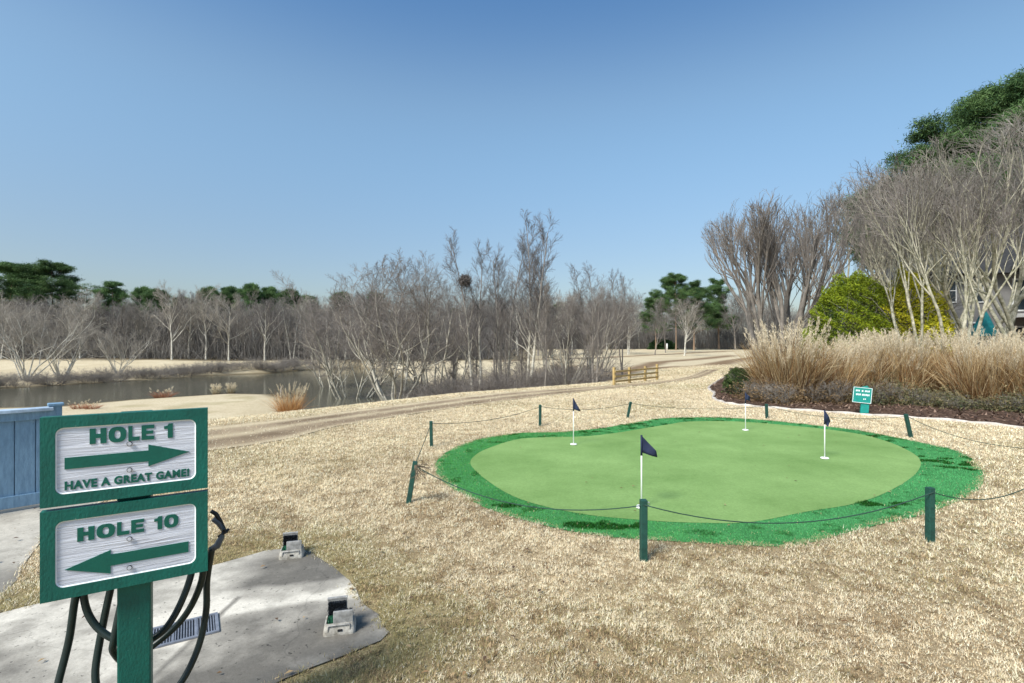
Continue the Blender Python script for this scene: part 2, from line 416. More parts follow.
nt = M_path.node_tree; b_ = nt.nodes['Principled BSDF']; src = b_.inputs['Base Color'].links[0].from_socket
at = nt.nodes.new('ShaderNodeAttribute'); at.attribute_name = 'tint'; sp_ = nt.nodes.new('ShaderNodeSeparateColor'); nt.links.new(at.outputs['Color'], sp_.inputs[0])
mx = nt.nodes.new('ShaderNodeMix'); mx.data_type = 'RGBA'; nt.links.new(sp_.outputs[0], mx.inputs[0]); nt.links.new(src, mx.inputs[6]); mx.inputs[7].default_value = (0.50, 0.41, 0.27, 1); nt.links.new(mx.outputs[2], b_.inputs['Base Color'])

# ------------------------------------------------------------------ plan outlines
OUT_PX = [(664, 418.6), (636, 422.5), (603, 428.5), (565, 432), (525, 433.2), (488, 437.5), (459, 446), (441, 457), (435, 468), (442, 481), (461, 494), (485, 508), (532, 523), (590, 535), (658, 541), (725, 545), (778, 547), (812, 543), (863, 529), (926, 514), (969, 496), (983, 483), (979, 467), (958, 452), (916, 442), (887, 436), (853, 430), (800, 424), (760, 420), (712, 417.6)]
INN_PX = [(668, 425), (640, 429.5), (612, 434), (583, 437), (548, 437.8), (517, 440), (488, 449), (474, 457), (471, 466), (488, 482), (520, 500), (576, 514), (640, 521), (700, 524), (752, 523), (805, 513), (853, 505), (887, 493), (913, 477), (921, 464), (913, 454), (887, 442), (853, 433.5), (800, 427), (738, 422), (690, 422)]
OUTER = catmull([flat(*p) for p in OUT_PX], 6)
INNER = catmull([flat(*p) for p in INN_PX], 6)
PAD = [(-3.12, 3.42), (-2.34, 3.96), (-2.04, 4.26), (-1.80, 4.33), (-1.66, 4.25), (-1.40, 3.98), (-1.19, 3.73), (-1.02, 3.47), (-0.72, 3.06), (-0.76, 2.98), (-0.94, 2.84), (-1.17, 2.63), (-1.6, 2.2), (-2.0, 1.2), (-2.2, -1.0), (-8, -1.0), (-8, 1.0), (-4.6, 2.3)]
def rough_edge(poly, step, amp, seed):
    out = []; q = np.random.default_rng(seed)
    for k in range(len(poly)):
        a = np.array(poly[k]); b = np.array(poly[(k + 1) % len(poly)]); n = max(1, int(np.linalg.norm(b - a) / step)); nn = np.array([b[1] - a[1], a[0] - b[0]]) / (np.linalg.norm(b - a) + 1e-9)
        for i in range(n):
            p = a + (b - a) * i / n; w = (float(fbm(p[0], p[1], 7.0, seed)) - .5) * 2 * amp; out.append(tuple(p + nn * w))
    return out
PAD = rough_edge(PAD, 0.12, 0.035, 5)
WALK = [(-3.48, 3.46), (-3.62, 3.74), (-3.85, 4.05), (-4.10, 4.45), (-4.32, 4.85), (-4.42, 5.3), (-4.5, 5.9), (-5.2, 5.9), (-9, 2.3), (-8, 0.9), (-4.72, 2.32)]
KERB = [(11.3, 26.5), (9.6, 23.5), (8.3, 21), (7.3, 19), (6.8, 17.2), (6.15, 15.6), (6.05, 14.5), (6.4, 13.8), (7.3, 12.95), (8.3, 12.2), (9.6, 11.3), (10.3, 10.3), (11.2, 8.8), (12.2, 6.5)]
KERBC = catmull(KERB, 6, closed=False)
BED = np.concatenate([KERBC, np.array([(26, 6.5), (34, 16), (34, 34), (14, 33)])])
PATH_A = catmull([(-22, 2.3), (-12, 6.2), (-6.2, 10.4), (-3.8, 13.2), (-0.8, 17), (2.1, 19.15), (5.6, 21.6), (8.4, 25), (12, 32)], 10, closed=False)      # far edge
PATH_B = catmull([(-21, -0.4), (-11.2, 4.0), (-4.85, 8.15), (-3.5, 10.7), (-1.7, 13.2), (0.3, 15.6), (3.3, 18.6), (6.3, 21.4), (9.2, 25), (13, 32)], 10, closed=False)   # near edge
PATHP = np.concatenate([PATH_A, PATH_B[::-1]])

# ------------------------------------------------------------------ ground
def build_ground():
    n = 460
    t = np.linspace(-1, 1, n)
    xs = -2 + 700 * np.sinh(6.3 * t) / np.sinh(6.3)
    ys = 22 + 700 * np.sinh(5.6 * t) / np.sinh(5.6)
    X, Y = np.meshgrid(xs, ys)
    Z = ground_z(X, Y)
    V = np.stack([X, Y, Z], -1).reshape(-1, 3)
    i = np.arange(n * n).reshape(n, n)
    Fq = np.stack([i[:-1, :-1], i[:-1, 1:], i[1:, 1:], i[1:, :-1]], -1).reshape(-1, 4)
    x, y = X.ravel(), Y.ravel()
    col = np.zeros((len(V), 3))
    # ruts and bare soil on the far fairway and beyond the crest
    tr1 = [(8, 38), (12.7, 51), (19, 66), (28, 77), (40, 93)]
    tr2 = [(12.5, 48), (12.5, 40), (15, 38.5), (22, 50), (34, 66)]
    tr3 = [(-2, 70), (12, 80), (30, 100), (52, 120)]
    d = np.minimum(seg_dist(x, y, tr1, False) / 1.3, np.minimum(seg_dist(x, y, tr2, False) / 1.2, seg_dist(x, y, tr3, False) / 1.2))
    col[:, 0] = np.clip(1.5 - d, 0, 1)
    sd = crest_sd(x, y)
    slope = sstep(1.0, 4, sd) * (1 - sstep(16, 26, sd)) * sstep(-8, -2, x) * (1 - sstep(6, 12, x))
    col[:, 0] = np.maximum(col[:, 0], slope * 0.8 * sstep(0.3, 0.6, fbm(x, y, 0.3, 5)))
    dp = seg_dist(x, y, POND); ins = inside(x, y, POND)
    col[:, 1] = np.where(ins, 1, 1 - sstep(0.2, 1.2, dp))
    wood = sstep(71, 76, y + 2 * fbm(x, y, 0.2, 8)) * (1 - sstep(-6, 4, x - 0.05 * y)) + sstep(138, 146, y)
    wood = np.maximum(wood, sstep(46, 60, y) * sstep(26, 32, x - 0.25 * y))
    slope2 = sstep(1.5, 4, sd) * (1 - sstep(13, 20, sd)) * sstep(-12, -7, x) * (1 - sstep(3, 7, x))
    col[:, 1] = np.clip(np.maximum(np.maximum(col[:, 1], wood), slope2 * 0.7), 0, 1)
    padd = seg_dist(x, y, PAD)
    col[:, 2] = np.clip(np.maximum(0.75 * (1 - sstep(0.05, 0.75, padd)), 0.5 * sstep(0.58, 0.72, fbm(x, y, 0.35, 21))), 0, 1) * (y < 40)
    o = obj_np('ground', V, Fq, M_ground, None, col, smooth=True)
    a = o.data.attributes.new('thatch', 'FLOAT', 'POINT')        # worn thatch shows where the lawn is thin; the blades cover it
    a.data.foreach_set('value', (0.85 * (1 - sstep(6, 16, np.hypot(x, y)))).astype(np.float32))
    tag(o, kind='structure')
build_ground()

def poly_sheet(name, pts, z, m, kind='structure', thick=0.0):
    bm = bmesh.new()
    vs = [bm.verts.new((p[0], p[1], z)) for p in pts]
    es = [bm.edges.new((vs[i], vs[(i + 1) % len(vs)])) for i in range(len(vs))]
    g = bmesh.ops.triangle_fill(bm, edges=es, use_beauty=True)
    if thick:
        r = bmesh.ops.extrude_face_region(bm, geom=list(bm.faces))
        for v in r['geom']:
            if isinstance(v, bmesh.types.BMVert): v.co.z -= thick
    o = obj_bm(name, bm, m)
    for p in o.data.polygons: pass
    return tag(o, kind=kind)

def grid_sheet(name, poly, step, zf, m, colf=None):
    poly = np.array(poly)
    x0, y0 = poly.min(0); x1, y1 = poly.max(0)
    xs = np.arange(x0, x1 + step, step); ys = np.arange(y0, y1 + step, step)
    X, Y = np.meshgrid(xs, ys); shp = X.shape
    x, y = X.ravel(), Y.ravel()
    ins = inside(x, y, poly)
    # pull vertices just outside onto the outline so the edge is clean
    n = len(poly); bd = np.full(x.shape, 1e9); bx = x.copy(); by = y.copy()
    for k in range(n):
        a = poly[k]; b = poly[(k + 1) % n]; dd = b - a
        t = np.clip(((x - a[0]) * dd[0] + (y - a[1]) * dd[1]) / (dd @ dd + 1e-12), 0, 1)
        px = a[0] + t * dd[0]; py = a[1] + t * dd[1]; q = np.hypot(x - px, y - py)
        u = q < bd; bd[u] = q[u]; bx[u] = px[u]; by[u] = py[u]
    snap = (~ins) & (bd < step * 1.5); x = np.where(snap, bx, x); y = np.where(snap, by, y)
    ok = ins | snap
    i = np.arange(x.size).reshape(shp)
    Fq = np.stack([i[:-1, :-1], i[:-1, 1:], i[1:, 1:], i[1:, :-1]], -1).reshape(-1, 4)
    keep = ok[Fq].all(1) & ins[Fq].any(1)
    Fq = Fq[keep]; used = np.unique(Fq); mp = np.zeros(x.size, int); mp[used] = np.arange(len(used))
    V = np.stack([x, y, zf(x, y)], -1)[used]
    return obj_np(name, V, mp[Fq], m, None, colf(V[:, 0], V[:, 1]) if colf else None, smooth=True)

def jagged(x, y): return fbm(x, y, 3.0, 31) - 0.5

def rut_tint(x, y):
    """dry grass left standing between the wheel ruts of the path"""
    da = seg_dist(x, y, PATH_A, False); db = seg_dist(x, y, PATH_B, False); v = da / (da + db + 1e-6)
    g = np.exp(-((v - .10) / .10) ** 2) + .75 * np.exp(-((v - .52) / .10) ** 2) + .6 * np.exp(-((v - .97) / .06) ** 2)
    g = np.clip(g * (0.5 + 0.9 * fbm(x, y, 1.2, 171, 3)), 0, 1)
    return np.stack([g] * 3, -1)

def stain_and_shade(x, y):
    """sun and shade painted into the slab tone, plus dirt, 0 pale to 1 dark"""
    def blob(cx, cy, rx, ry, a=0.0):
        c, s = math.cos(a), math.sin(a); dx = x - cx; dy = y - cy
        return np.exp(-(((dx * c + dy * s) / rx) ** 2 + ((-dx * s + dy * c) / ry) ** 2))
    s = np.full(x.shape, 0.20) + 0.04 * sstep(-1.9, -1.8, x) - 0.30 * sstep(-0.02, 0.06, (y - 3.42) - 0.32 * (x + 1.25) + 0.12 * jagged(x, y)) * sstep(0.42, 0.30, (y - 3.42) - 0.32 * (x + 1.25)) * sstep(-2.6, -2.2, x)  # the pale term paints the sunlit band into the slab colour
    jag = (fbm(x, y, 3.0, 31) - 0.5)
    # painted shade on either side of the sunlit band
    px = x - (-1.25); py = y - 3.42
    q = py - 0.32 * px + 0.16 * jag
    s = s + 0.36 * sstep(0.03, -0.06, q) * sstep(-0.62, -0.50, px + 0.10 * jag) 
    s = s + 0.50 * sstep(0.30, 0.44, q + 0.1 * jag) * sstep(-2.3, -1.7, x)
    s = s + 0.5 * blob(-1.06, 3.12, 0.22, 0.14, 0.3) + 0.35 * blob(-1.86, 4.05, 0.30, 0.14, 0.2)  # shade around the two shoe cleaners, painted as dark blobs
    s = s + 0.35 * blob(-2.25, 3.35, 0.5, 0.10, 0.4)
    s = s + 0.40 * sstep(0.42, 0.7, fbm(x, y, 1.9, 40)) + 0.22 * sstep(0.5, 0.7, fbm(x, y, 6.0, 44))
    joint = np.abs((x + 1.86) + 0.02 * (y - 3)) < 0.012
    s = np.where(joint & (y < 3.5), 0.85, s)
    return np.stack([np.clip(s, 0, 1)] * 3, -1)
o = grid_sheet('concrete_pad', PAD, 0.03, lambda x, y: 0.010 + 0 * x, M_conc, stain_and_shade); tag(o, kind='structure')
o = grid_sheet('walkway', WALK, 0.05, lambda x, y: 0.006 + 0 * x, M_conc, lambda x, y: np.stack([np.clip(0.30 + 0.5 * sstep(0.4, 0.7, fbm(x, y, 1.1, 51)) - 0.35 * sstep(0.62, 0.82, y + 0 * x - (x + 9) * 0.98 - 1.62), 0, 1)] * 3, -1)); tag(o, kind='structure')
o = grid_sheet('path', PATHP, 0.14, lambda x, y: ground_z(x, y) + 0.014, M_path, rut_tint); tag(o, kind='structure')
poly_sheet('water', POND, -2.0, M_water)
poly_sheet('putting_green', INNER, 0.012, M_turf)
poly_sheet('green_fringe', OUTER, 0.008, M_fringe)
o = grid_sheet('mulch_bed', BED, 0.22, lambda x, y: ground_z(x, y) + 0.02 + 0.05 * fbm(x, y, 2.5, 77), M_mulch); tag(o, kind='structure')

def ribbon_kerb():
    P = KERBC; T = np.gradient(P, axis=0); T /= np.linalg.norm(T, axis=1, keepdims=True)
    Nn = np.stack([-T[:, 1], T[:, 0]], 1)
    prof = [(-0.05, -0.03), (-0.05, 0.03), (-0.035, 0.05), (0.035, 0.05), (0.05, 0.03), (0.05, -0.03)]
    z0 = ground_z(P[:, 0], P[:, 1])
    V = []
    for k in range(len(P)):
        for a, h in prof: V.append((*(P[k] + Nn[k] * a), z0[k] + h + 0.012 * math.sin(k * 1.7)))
    n = len(prof); f = [(k * n + j, k * n + j + 1, (k + 1) * n + j + 1, (k + 1) * n + j) for k in range(len(P) - 1) for j in range(n - 1)]
    tag(obj_np('kerb', V, f, M_kerb), kind='structure')
ribbon_kerb()

# ------------------------------------------------------------------ grass
def blades(x, y, z, length, width, tilt, az, n=None):
    """one tapering triangle per blade"""
    N = len(x); w2 = width * 0.5
    rx = np.cos(az + np.pi / 2 + RNG.normal(0, .5, N)); ry = np.sin(az + np.pi / 2 + RNG.normal(0, .5, N))
    V = np.empty((N, 3, 3))
    V[:, 0] = np.stack([x - rx * w2, y - ry * w2, z], -1)
    V[:, 1] = np.stack([x + rx * w2, y + ry * w2, z], -1)
    h = np.sin(tilt) * length
    V[:, 2] = np.stack([x + np.cos(az) * h, y + np.sin(az) * h, z + np.cos(tilt) * length], -1)
    return V.reshape(-1, 3), np.arange(N * 3).reshape(-1, 3)

def lawn():
    Nn = 2800000
    lo, hi, knee = 1.9, 42.0, 3.6
    u = RNG.random(Nn)
    a_in = (knee ** 2 - lo ** 2) / 2; a_out = knee ** 2 * math.log(hi / knee)
    tot = a_in + a_out; q = u * tot
    r = np.where(q < a_in, np.sqrt(lo ** 2 + 2 * np.minimum(q, a_in)), knee * np.exp(np.maximum(q - a_in, 0) / knee ** 2))
    th = RNG.uniform(-1.0, 1.0, Nn)
    x = r * np.sin(th); y = r * np.cos(th)
    clump = 0.55 * fbm(x, y, 8.0, 61, 3) + 0.45 * vnoise(x, y, 36.0, 63)
    keep = RNG.random(Nn) < 0.55 + 0.6 * sstep(0.28, 0.55, clump)
    jit = 0.22 * (fbm(x, y, 5.0, 19, 3) - 0.5) * RNG.random(Nn) ** .5; jx = x + jit + RNG.normal(0, 0.025, Nn); jy = y + jit + RNG.normal(0, 0.025, Nn)
    keep &= ~(inside(jx, jy, OUTER) | inside(jx, jy, PAD) | inside(jx, jy, WALK) | inside(x, y, BED)) & (crest_sd(x, y) < 5)
    inp = inside(jx, jy, PATHP); keep &= ~inp | (RNG.random(Nn) < 0.10)
    x, y, r, clump = x[keep], y[keep], r[keep], clump[keep]; N = len(x)
    z = ground_z(x, y) + 0.020 * sstep(0.35, 0.7, clump) * RNG.random(N) ** .7
    grow = np.maximum(1, (r / 4.2)) ** 0.85
    length = RNG.uniform(0.009, 0.023, N) * (0.7 + 0.9 * sstep(0.3, 0.7, clump)) * np.minimum(grow, 1.6)
    width = RNG.uniform(0.0022, 0.0046, N) * grow
    tilt = np.clip(RNG.normal(0.92, 0.38, N), 0.05, 1.5)
    az = RNG.uniform(0, 6.283, N)
    V, f = blades(x, y, z, length, width, tilt, az)
    pal = np.array([(0.74, 0.605, 0.405), (0.88, 0.775, 0.575), (0.59, 0.44, 0.26), (0.235, 0.16, 0.088), (0.33, 0.28, 0.13)])
    k = RNG.random(N)
    big = fbm(x, y, 0.55, 71, 4); mid = fbm(x, y, 2.2, 81, 3)
    sml = fbm(x, y, 7.5, 131, 3)
    px, py = flat(480, 515); rust = np.exp(-(((x - px) / .9) ** 2 + ((y - py) / .5) ** 2)); px, py = flat(930, 630); rust = rust + .8 * np.exp(-(((x - px) / .8) ** 2 + ((y - py) / .35) ** 2))
    br = 0.02 + 0.20 * sstep(0.48, 0.66, mid) * (0.3 + big) + 0.46 * sstep(0.53, 0.66, sml) + 0.06 * sstep(0.5, 0.66, big) + 0.25 * sstep(0.50, 0.33, clump) + 0.40 * rust
    padd = seg_dist(x, y, PAD); gr = 0.03 + 0.60 * (1 - sstep(0.05, 0.95, padd + 0.5 * (mid - 0.5))) + 0.22 * sstep(0.56, 0.7, fbm(x, y, 0.4, 22, 3)) 
    idx = np.where(k < br * 0.6, 3, np.where(k < br, 2, np.where(k < br + gr, 4, np.where(k < br + gr + 0.45 * sstep(0.3, 0.6, clump), 1, 0))))
    c = pal[idx] * RNG.uniform(0.78, 1.18, (N, 1)) * (0.88 + 0.24 * (1 - big))[:, None]
    o = obj_np('dormant_grass', V, f, M_blade, None, np.repeat(np.clip(c, 0, 0.9), 3, 0))
    tag(o, 'dry straw coloured dormant lawn grass around the putting green', kind='stuff')
lawn()

def fringe_blades():
    n = 620000
    x0, y0 = OUTER.min(0) - 0.05; x1, y1 = OUTER.max(0) + 0.05
    x = RNG.uniform(x0, x1, n); y = y0 + (y1 - y0) * RNG.random(n) ** 1.5
    jx = x + RNG.normal(0, 0.035, n); jy = y + RNG.normal(0, 0.035, n)
    k = inside(jx, jy, OUTER) & ~inside(x, y, INNER)
    x, y = x[k], y[k]; N = len(x)
    gro = np.maximum(1, y / 4.5)
    # darker matted patches: near left front, right end, and along the far edge
    def blob(u, v, ru, rv):
        px, py = flat(u, v); return np.exp(-(((x - px) / ru) ** 2 + ((y - py) / rv) ** 2))
    d = blob(605, 526, .46, .14) + 0.8 * blob(505, 507, .24, .10) + blob(945, 463, .70, .5) + blob(880, 505, .34, .16) + 0.5 * blob(905, 448, .4, .3) + 0.45 * (y > 8.8) + 0.4 * blob(470, 450, .5, .4)
    d = sstep(0.36, 0.64, np.clip(d, 0, 1) * 0.62 + (fbm(x, y * 1.5, 5.0, 101, 3) - 0.5) * 1.9 * np.clip(d * 1.6, 0.15, 1))
    d = np.maximum(d, 0.55 * sstep(0.64, 0.76, fbm(x, y * 1.5, 4.4, 105, 3)))
    V, f = blades(x, y, np.full(N, 0.008), RNG.uniform(0.007, 0.015, N) * (1 + 1.3 * d), RNG.uniform(0.003, 0.006, N) * gro * (1 + 0.8 * d), np.clip(RNG.normal(0.6, 0.3, N), 0, 1.3), RNG.uniform(0, 6.28, N))
    left = sstep(3.5, -0.5, x)
    lite = np.array([(0.072, 0.29, 0.100)]) * (1 - left[:, None]) + np.array([(0.065, 0.26, 0.06)]) * left[:, None]
    lite = lite * (0.72 + 0.5 * fbm(x, y, 2.0, 111, 4))[:, None]
    straw = (RNG.random(N) < 0.015 + 0.75 * (1 - sstep(0.0, 0.13, seg_dist(x, y, OUTER))) * (fbm(x, y, 4, 115, 2) > .45))
    c = lite * (1 - d[:, None]) + np.array([(0.010, 0.070, 0.006)]) * d[:, None]
    c = np.where(straw[:, None], np.array([(0.42, 0.36, 0.20)]), c)
    c = c * RNG.uniform(0.7, 1.3, (N, 1))
    o = obj_np('fringe_turf', V, f, M_blade, None, np.repeat(c, 3, 0))
    tag(o, 'longer bright green turf ringing the putting green', kind='stuff')
fringe_blades()

def fallen_leaves():
    n = 900; r = 2.4 + 14 * RNG.random(n) ** 1.1; th = RNG.uniform(-1, 1, n); x = r * np.sin(th); y = r * np.cos(th)
    k = (~inside(x, y, BED)) & (~inside(x, y, OUTER) | (RNG.random(n) < .25)) & (crest_sd(x, y) < 0)
    k &= ~inside(x, y, PAD) | (RNG.random(n) < .3)
    x, y = x[k], y[k]; N = len(x); a = RNG.uniform(0, 6.28, N); L_ = RNG.uniform(.009, .026, N); w = L_ * RNG.uniform(.35, .6, N)
    c, q = np.cos(a), np.sin(a); z = np.where(inside(x, y, OUTER) | inside(x, y, PAD), .022, .030) + RNG.uniform(0, .008, N)
    P = lambda u, v, h: np.stack([x + c * u - q * v, y + q * u + c * v, z + h], -1)
    V = np.stack([P(-L_, 0 * w, .004), P(-.1 * L_, -w, .010), P(L_, 0 * w, .003), P(.1 * L_, w, .009)], 1).reshape(-1, 3)
    pal = np.array([(.17, .10, .05), (.26, .16, .08), (.09, .055, .035), (.36, .25, .13)])
    tag(obj_np('fallen_leaves', V, np.arange(N * 4).reshape(-1, 4), M_chip, None, np.repeat(pal[RNG.integers(0, 4, N)], 4, 0)), 'scattered small brown dead leaves on the lawn and slab', kind='stuff')
fallen_leaves()

def mulch_chips():
    n = 26000
    x = RNG.uniform(5.5, 15, n); y = 6.5 + 20 * RNG.random(n) ** 1.3
    k = inside(x, y, BED) & (seg_dist(x, y, KERBC, False) < 3.2)
    x, y = x[k], y[k]; N = len(x)
    V, f = blades(x, y, ground_z(x, y) + 0.06, RNG.uniform(0.05, 0.13, N), RNG.uniform(0.02, 0.05, N), np.clip(RNG.normal(1.3, 0.25, N), 0.4, 1.75), RNG.uniform(0, 6.28, N))
    pal = np.array([(0.07, 0.04, 0.028), (0.12, 0.072, 0.05), (0.20, 0.135, 0.10), (0.04, 0.025, 0.02)])
    c = pal[RNG.integers(0, 4, N)]
    tag(obj_np('mulch_chips', V, f, M_chip, None, np.repeat(c, 3, 0)), 'dark brown bark chips strewn over the planting bed', kind='stuff')
mulch_chips()

# ------------------------------------------------------------------ plants
def unit(v): return v / (np.linalg.norm(v, axis=-1, keepdims=True) + 1e-9)

def grow(P, R, c, t0, ang, lens, k, rr, up, wig, t1=1.0, rng=RNG, rmin=0.003, tip=0.35):
    """c children on every parent polyline; returns polylines and radii"""
    B, kk, _ = P.shape
    pi = np.repeat(np.arange(B), c); n = len(pi)
    t = t0 + (t1 - t0) * ((np.tile(np.arange(c), B) + rng.random(n)) / c)
    ft = t * (kk - 1); i = np.minimum(ft.astype(int), kk - 2); w = (ft - i)[:, None]
    pos = P[pi, i] * (1 - w) + P[pi, i + 1] * w
    rad = R[pi, i] * (1 - w[:, 0]) + R[pi, i + 1] * w[:, 0]
    tan = unit(P[pi, i + 1] - P[pi, i])
    rnd = rng.normal(0, 1, (n, 3)); per = unit(rnd - (rnd * tan).sum(1, keepdims=True) * tan)
    a = ang[0] + (ang[1] - ang[0]) * rng.random(n)
    d = np.cos(a)[:, None] * tan + np.sin(a)[:, None] * per
    plen = np.linalg.norm(np.diff(P, axis=1), axis=2).sum(1)[pi]
    L = plen * (lens[0] + (lens[1] - lens[0]) * rng.random(n)) * (1 - 0.45 * (t - t0) / max(1e-6, t1 - t0))
    Q = np.empty((n, k, 3)); Q[:, 0] = pos
    for j in range(1, k):
        d = unit(d + rng.normal(0, wig, (n, 3)) + np.array([0, 0, up]))
        Q[:, j] = Q[:, j - 1] + d * (L / (k - 1))[:, None]
    r0 = np.maximum(rad * rr, rmin)
    q = r0[:, None] * (1 - (1 - tip) * np.linspace(0, 1, k))[None]
    return Q, np.maximum(q, rmin * 0.6)

def stems(n, H, k, spread, r0, rng, base=0.15, wig=0.08, up=0.15, tip=0.3):
    P = np.empty((n, k, 3)); a = rng.random() * 6.28 + np.arange(n) * 6.28 / n + rng.normal(0, .3, n)
    sp = spread * (0.45 + 0.75 * rng.random(n))
    d = unit(np.stack([np.cos(a) * sp, np.sin(a) * sp, np.ones(n)], -1))
    L = H * (0.75 + 0.3 * rng.random(n))
    if n == 1: P[:, 0] = (0, 0, -0.1)
    else: P[:, 0] = np.stack([np.cos(a) * base, np.sin(a) * base, np.full(n, -0.1)], -1)
    for j in range(1, k):
        d = unit(d + rng.normal(0, wig, (n, 3)) + np.array([0, 0, up]))
        P[:, j] = P[:, j - 1] + d * (L / (k - 1))[:, None]
    R = r0 * (0.75 + 0.4 * rng.random(n))[:, None] * (1 - (1 - tip) * np.linspace(0, 1, k) ** 0.8)[None]
    R[:, 0] *= 1.25
    return P, R

def bare_mesh(kind, seed):
    """(trunk V, F), (crown V, F), height for one leafless tree"""
    g = np.random.default_rng(seed)
    if kind == 'single':        # one trunk, spreading crown, 10 m
        s = stems(1, 10, 10, 0.05, 0.15, g, wig=0.05, tip=0.12)
        b1 = grow(*s, 15, 0.28, (0.45, 1.0), (0.40, 0.66), 7, 0.55, 0.11, 0.12, rng=g, rmin=0.02)
        b2 = grow(*b1, 9, 0.2, (0.4, 0.9), (0.38, 0.6), 5, 0.6, 0.08, 0.14, rng=g, rmin=0.012)
        b3 = grow(*b2, 8, 0.15, (0.35, 0.9), (0.4, 0.65), 4, 0.6, 0.06, 0.16, rng=g, rmin=0.008)
        b4 = grow(*b3, 3, 0.2, (0.35, 0.9), (0.5, 0.8), 3, 0.7, 0.05, 0.15, rng=g, rmin=0.006)
        big, small = [(s, 8), (b1, 5)], [(b2, 4), (b3, 3), (b4, 3)]
    elif kind == 'multi':       # several leaning stems from the waterside, 9 m
        s = stems(8, 8.5, 9, 0.55, 0.09, g, base=0.3, wig=0.11, up=0.07, tip=0.2)
        b1 = grow(*s, 7, 0.25, (0.35, 0.9), (0.36, 0.55), 6, 0.6, 0.08, 0.15, rng=g, rmin=0.015)
        b2 = grow(*b1, 7, 0.15, (0.4, 1.0), (0.4, 0.6), 5, 0.6, 0.06, 0.16, rng=g, rmin=0.01)
        b3 = grow(*b2, 7, 0.1, (0.4, 1.0), (0.4, 0.7), 4, 0.6, 0.05, 0.18, rng=g, rmin=0.007)
        b4 = grow(*b3, 4, 0.2, (0.35, 0.9), (0.5, 0.8), 3, 0.7, 0.05, 0.15, rng=g, rmin=0.005)
        big, small = [(s, 8), (b1, 5)], [(b2, 4), (b3, 3), (b4, 3)]
    elif kind == 'slender':     # tall narrow, two or three pale stems, 11 m
        s = stems(2, 11, 11, 0.10, 0.11, g, base=0.2, wig=0.045, up=0.08, tip=0.15)
        b1 = grow(*s, 20, 0.25, (0.35, 0.8), (0.16, 0.28), 6, 0.45, 0.16, 0.12, rng=g, rmin=0.012)
        b2 = grow(*b1, 7, 0.15, (0.35, 0.9), (0.36, 0.6), 4, 0.6, 0.10, 0.16, rng=g, rmin=0.009)
        b3 = grow(*b2, 11, 0.1, (0.4, 0.9), (0.5, 0.85), 3, 0.6, 0.06, 0.16, rng=g, rmin=0.006)
        big, small = [(s, 8), (b1, 4)], [(b2, 3), (b3, 3)]
    elif kind == 'vase':        # crape myrtle, upright fan of stems, 9 m
        s = stems(7, 3.6, 8, 0.40, 0.058, g, base=0.25, wig=0.13, up=0.05, tip=0.6)
        b1 = grow(*s, 4, 0.70, (0.12, 0.42), (0.75, 1.0), 7, 0.72, 0.06, 0.08, rng=g, rmin=0.02)
        b2 = grow(*b1, 6, 0.35, (0.15, 0.5), (0.6, 1.0), 6, 0.58, 0.05, 0.11, rng=g, rmin=0.011)
        b3 = grow(*b2, 6, 0.25, (0.2, 0.75), (0.4, 0.8), 5, 0.6, 0.06, 0.14, rng=g, rmin=0.007)
        b4 = grow(*b3, 3, 0.15, (0.2, 0.7), (0.4, 0.8), 3, 0.65, 0.06, 0.14, rng=g, rmin=0.005)
        big, small = [(s, 9), (b1, 6), (b2, 5)], [(b3, 3), (b4, 3)]
    elif kind == 'fan':         # dense rounded fan of fine upright twigs
        s = stems(11, 3.4, 8, 0.62, 0.075, g, base=0.3, wig=0.09, up=0.09, tip=0.6)
        b1 = grow(*s, 5, 0.4, (0.12, 0.42), (0.7, 1.0), 7, 0.62, 0.06, 0.07, rng=g, rmin=0.018)
        b2 = grow(*b1, 7, 0.25, (0.12, 0.42), (0.55, 0.85), 6, 0.6, 0.06, 0.07, rng=g, rmin=0.011)
        b3 = grow(*b2, 6, 0.12, (0.12, 0.45), (0.4, 0.75), 5, 0.6, 0.06, 0.08, rng=g, rmin=0.007)
        b4 = grow(*b3, 2, 0.12, (0.2, 0.5), (0.45, 0.75), 3, 0.65, 0.06, 0.09, rng=g, rmin=0.005)
        big, small = [(s, 8), (b1, 5)], [(b2, 4), (b3, 3), (b4, 3)]
    elif kind == 'brush':       # tangled waist-high thicket
        s = stems(26, 1.7, 5, 0.9, 0.012, g, base=0.55, wig=0.2, up=0.05)
        b1 = grow(*s, 8, 0.15, (0.4, 1.1), (0.4, 0.7), 4, 0.7, 0.03, 0.2, rng=g, rmin=0.006)
        b2 = grow(*b1, 5, 0.1, (0.4, 1.1), (0.5, 0.8), 3, 0.7, 0.02, 0.2, rng=g, rmin=0.005)
        big, small = [(s, 4)], [(b1, 3), (b2, 3)]
    A = merge([tubes(p, r, n) for (p, r), n in big]); Bm = merge([tubes(p, r, n) for (p, r), n in small])
    want = {'single': 10.0, 'multi': 8.5, 'slender': 11.0, 'vase': 9.0, 'fan': 9.0, 'brush': 1.9}[kind]
    k = want / np.percentile(Bm[0][:, 2], 99.7)
    if kind in ('vase', 'fan'):                # these crowns round off: no shoot outgrows the rest
        k = 8.0 / np.percentile(Bm[0][:, 2], 94)
        R0, R1 = (2.3, 1.3) if kind == 'vase' else (2.4, 1.0)
        def dome(V):
            V = V * k; z = V[:, 2]; r = np.hypot(V[:, 0], V[:, 1]) + 1e-6
            q = np.where(r > R0, R0 + R1 * np.tanh((r - R0) / R1), r) / r
            zc = 5.8 - 0.10 * np.minimum(r, 4) ** 2; h = 3.6
            V[:, 2] = np.where(z > zc, zc + h * np.tanh((z - zc) / h), z); V[:, 0] *= q; V[:, 1] *= q
            return V
        return (dome(A[0]), A[1]), (dome(Bm[0]), Bm[1])
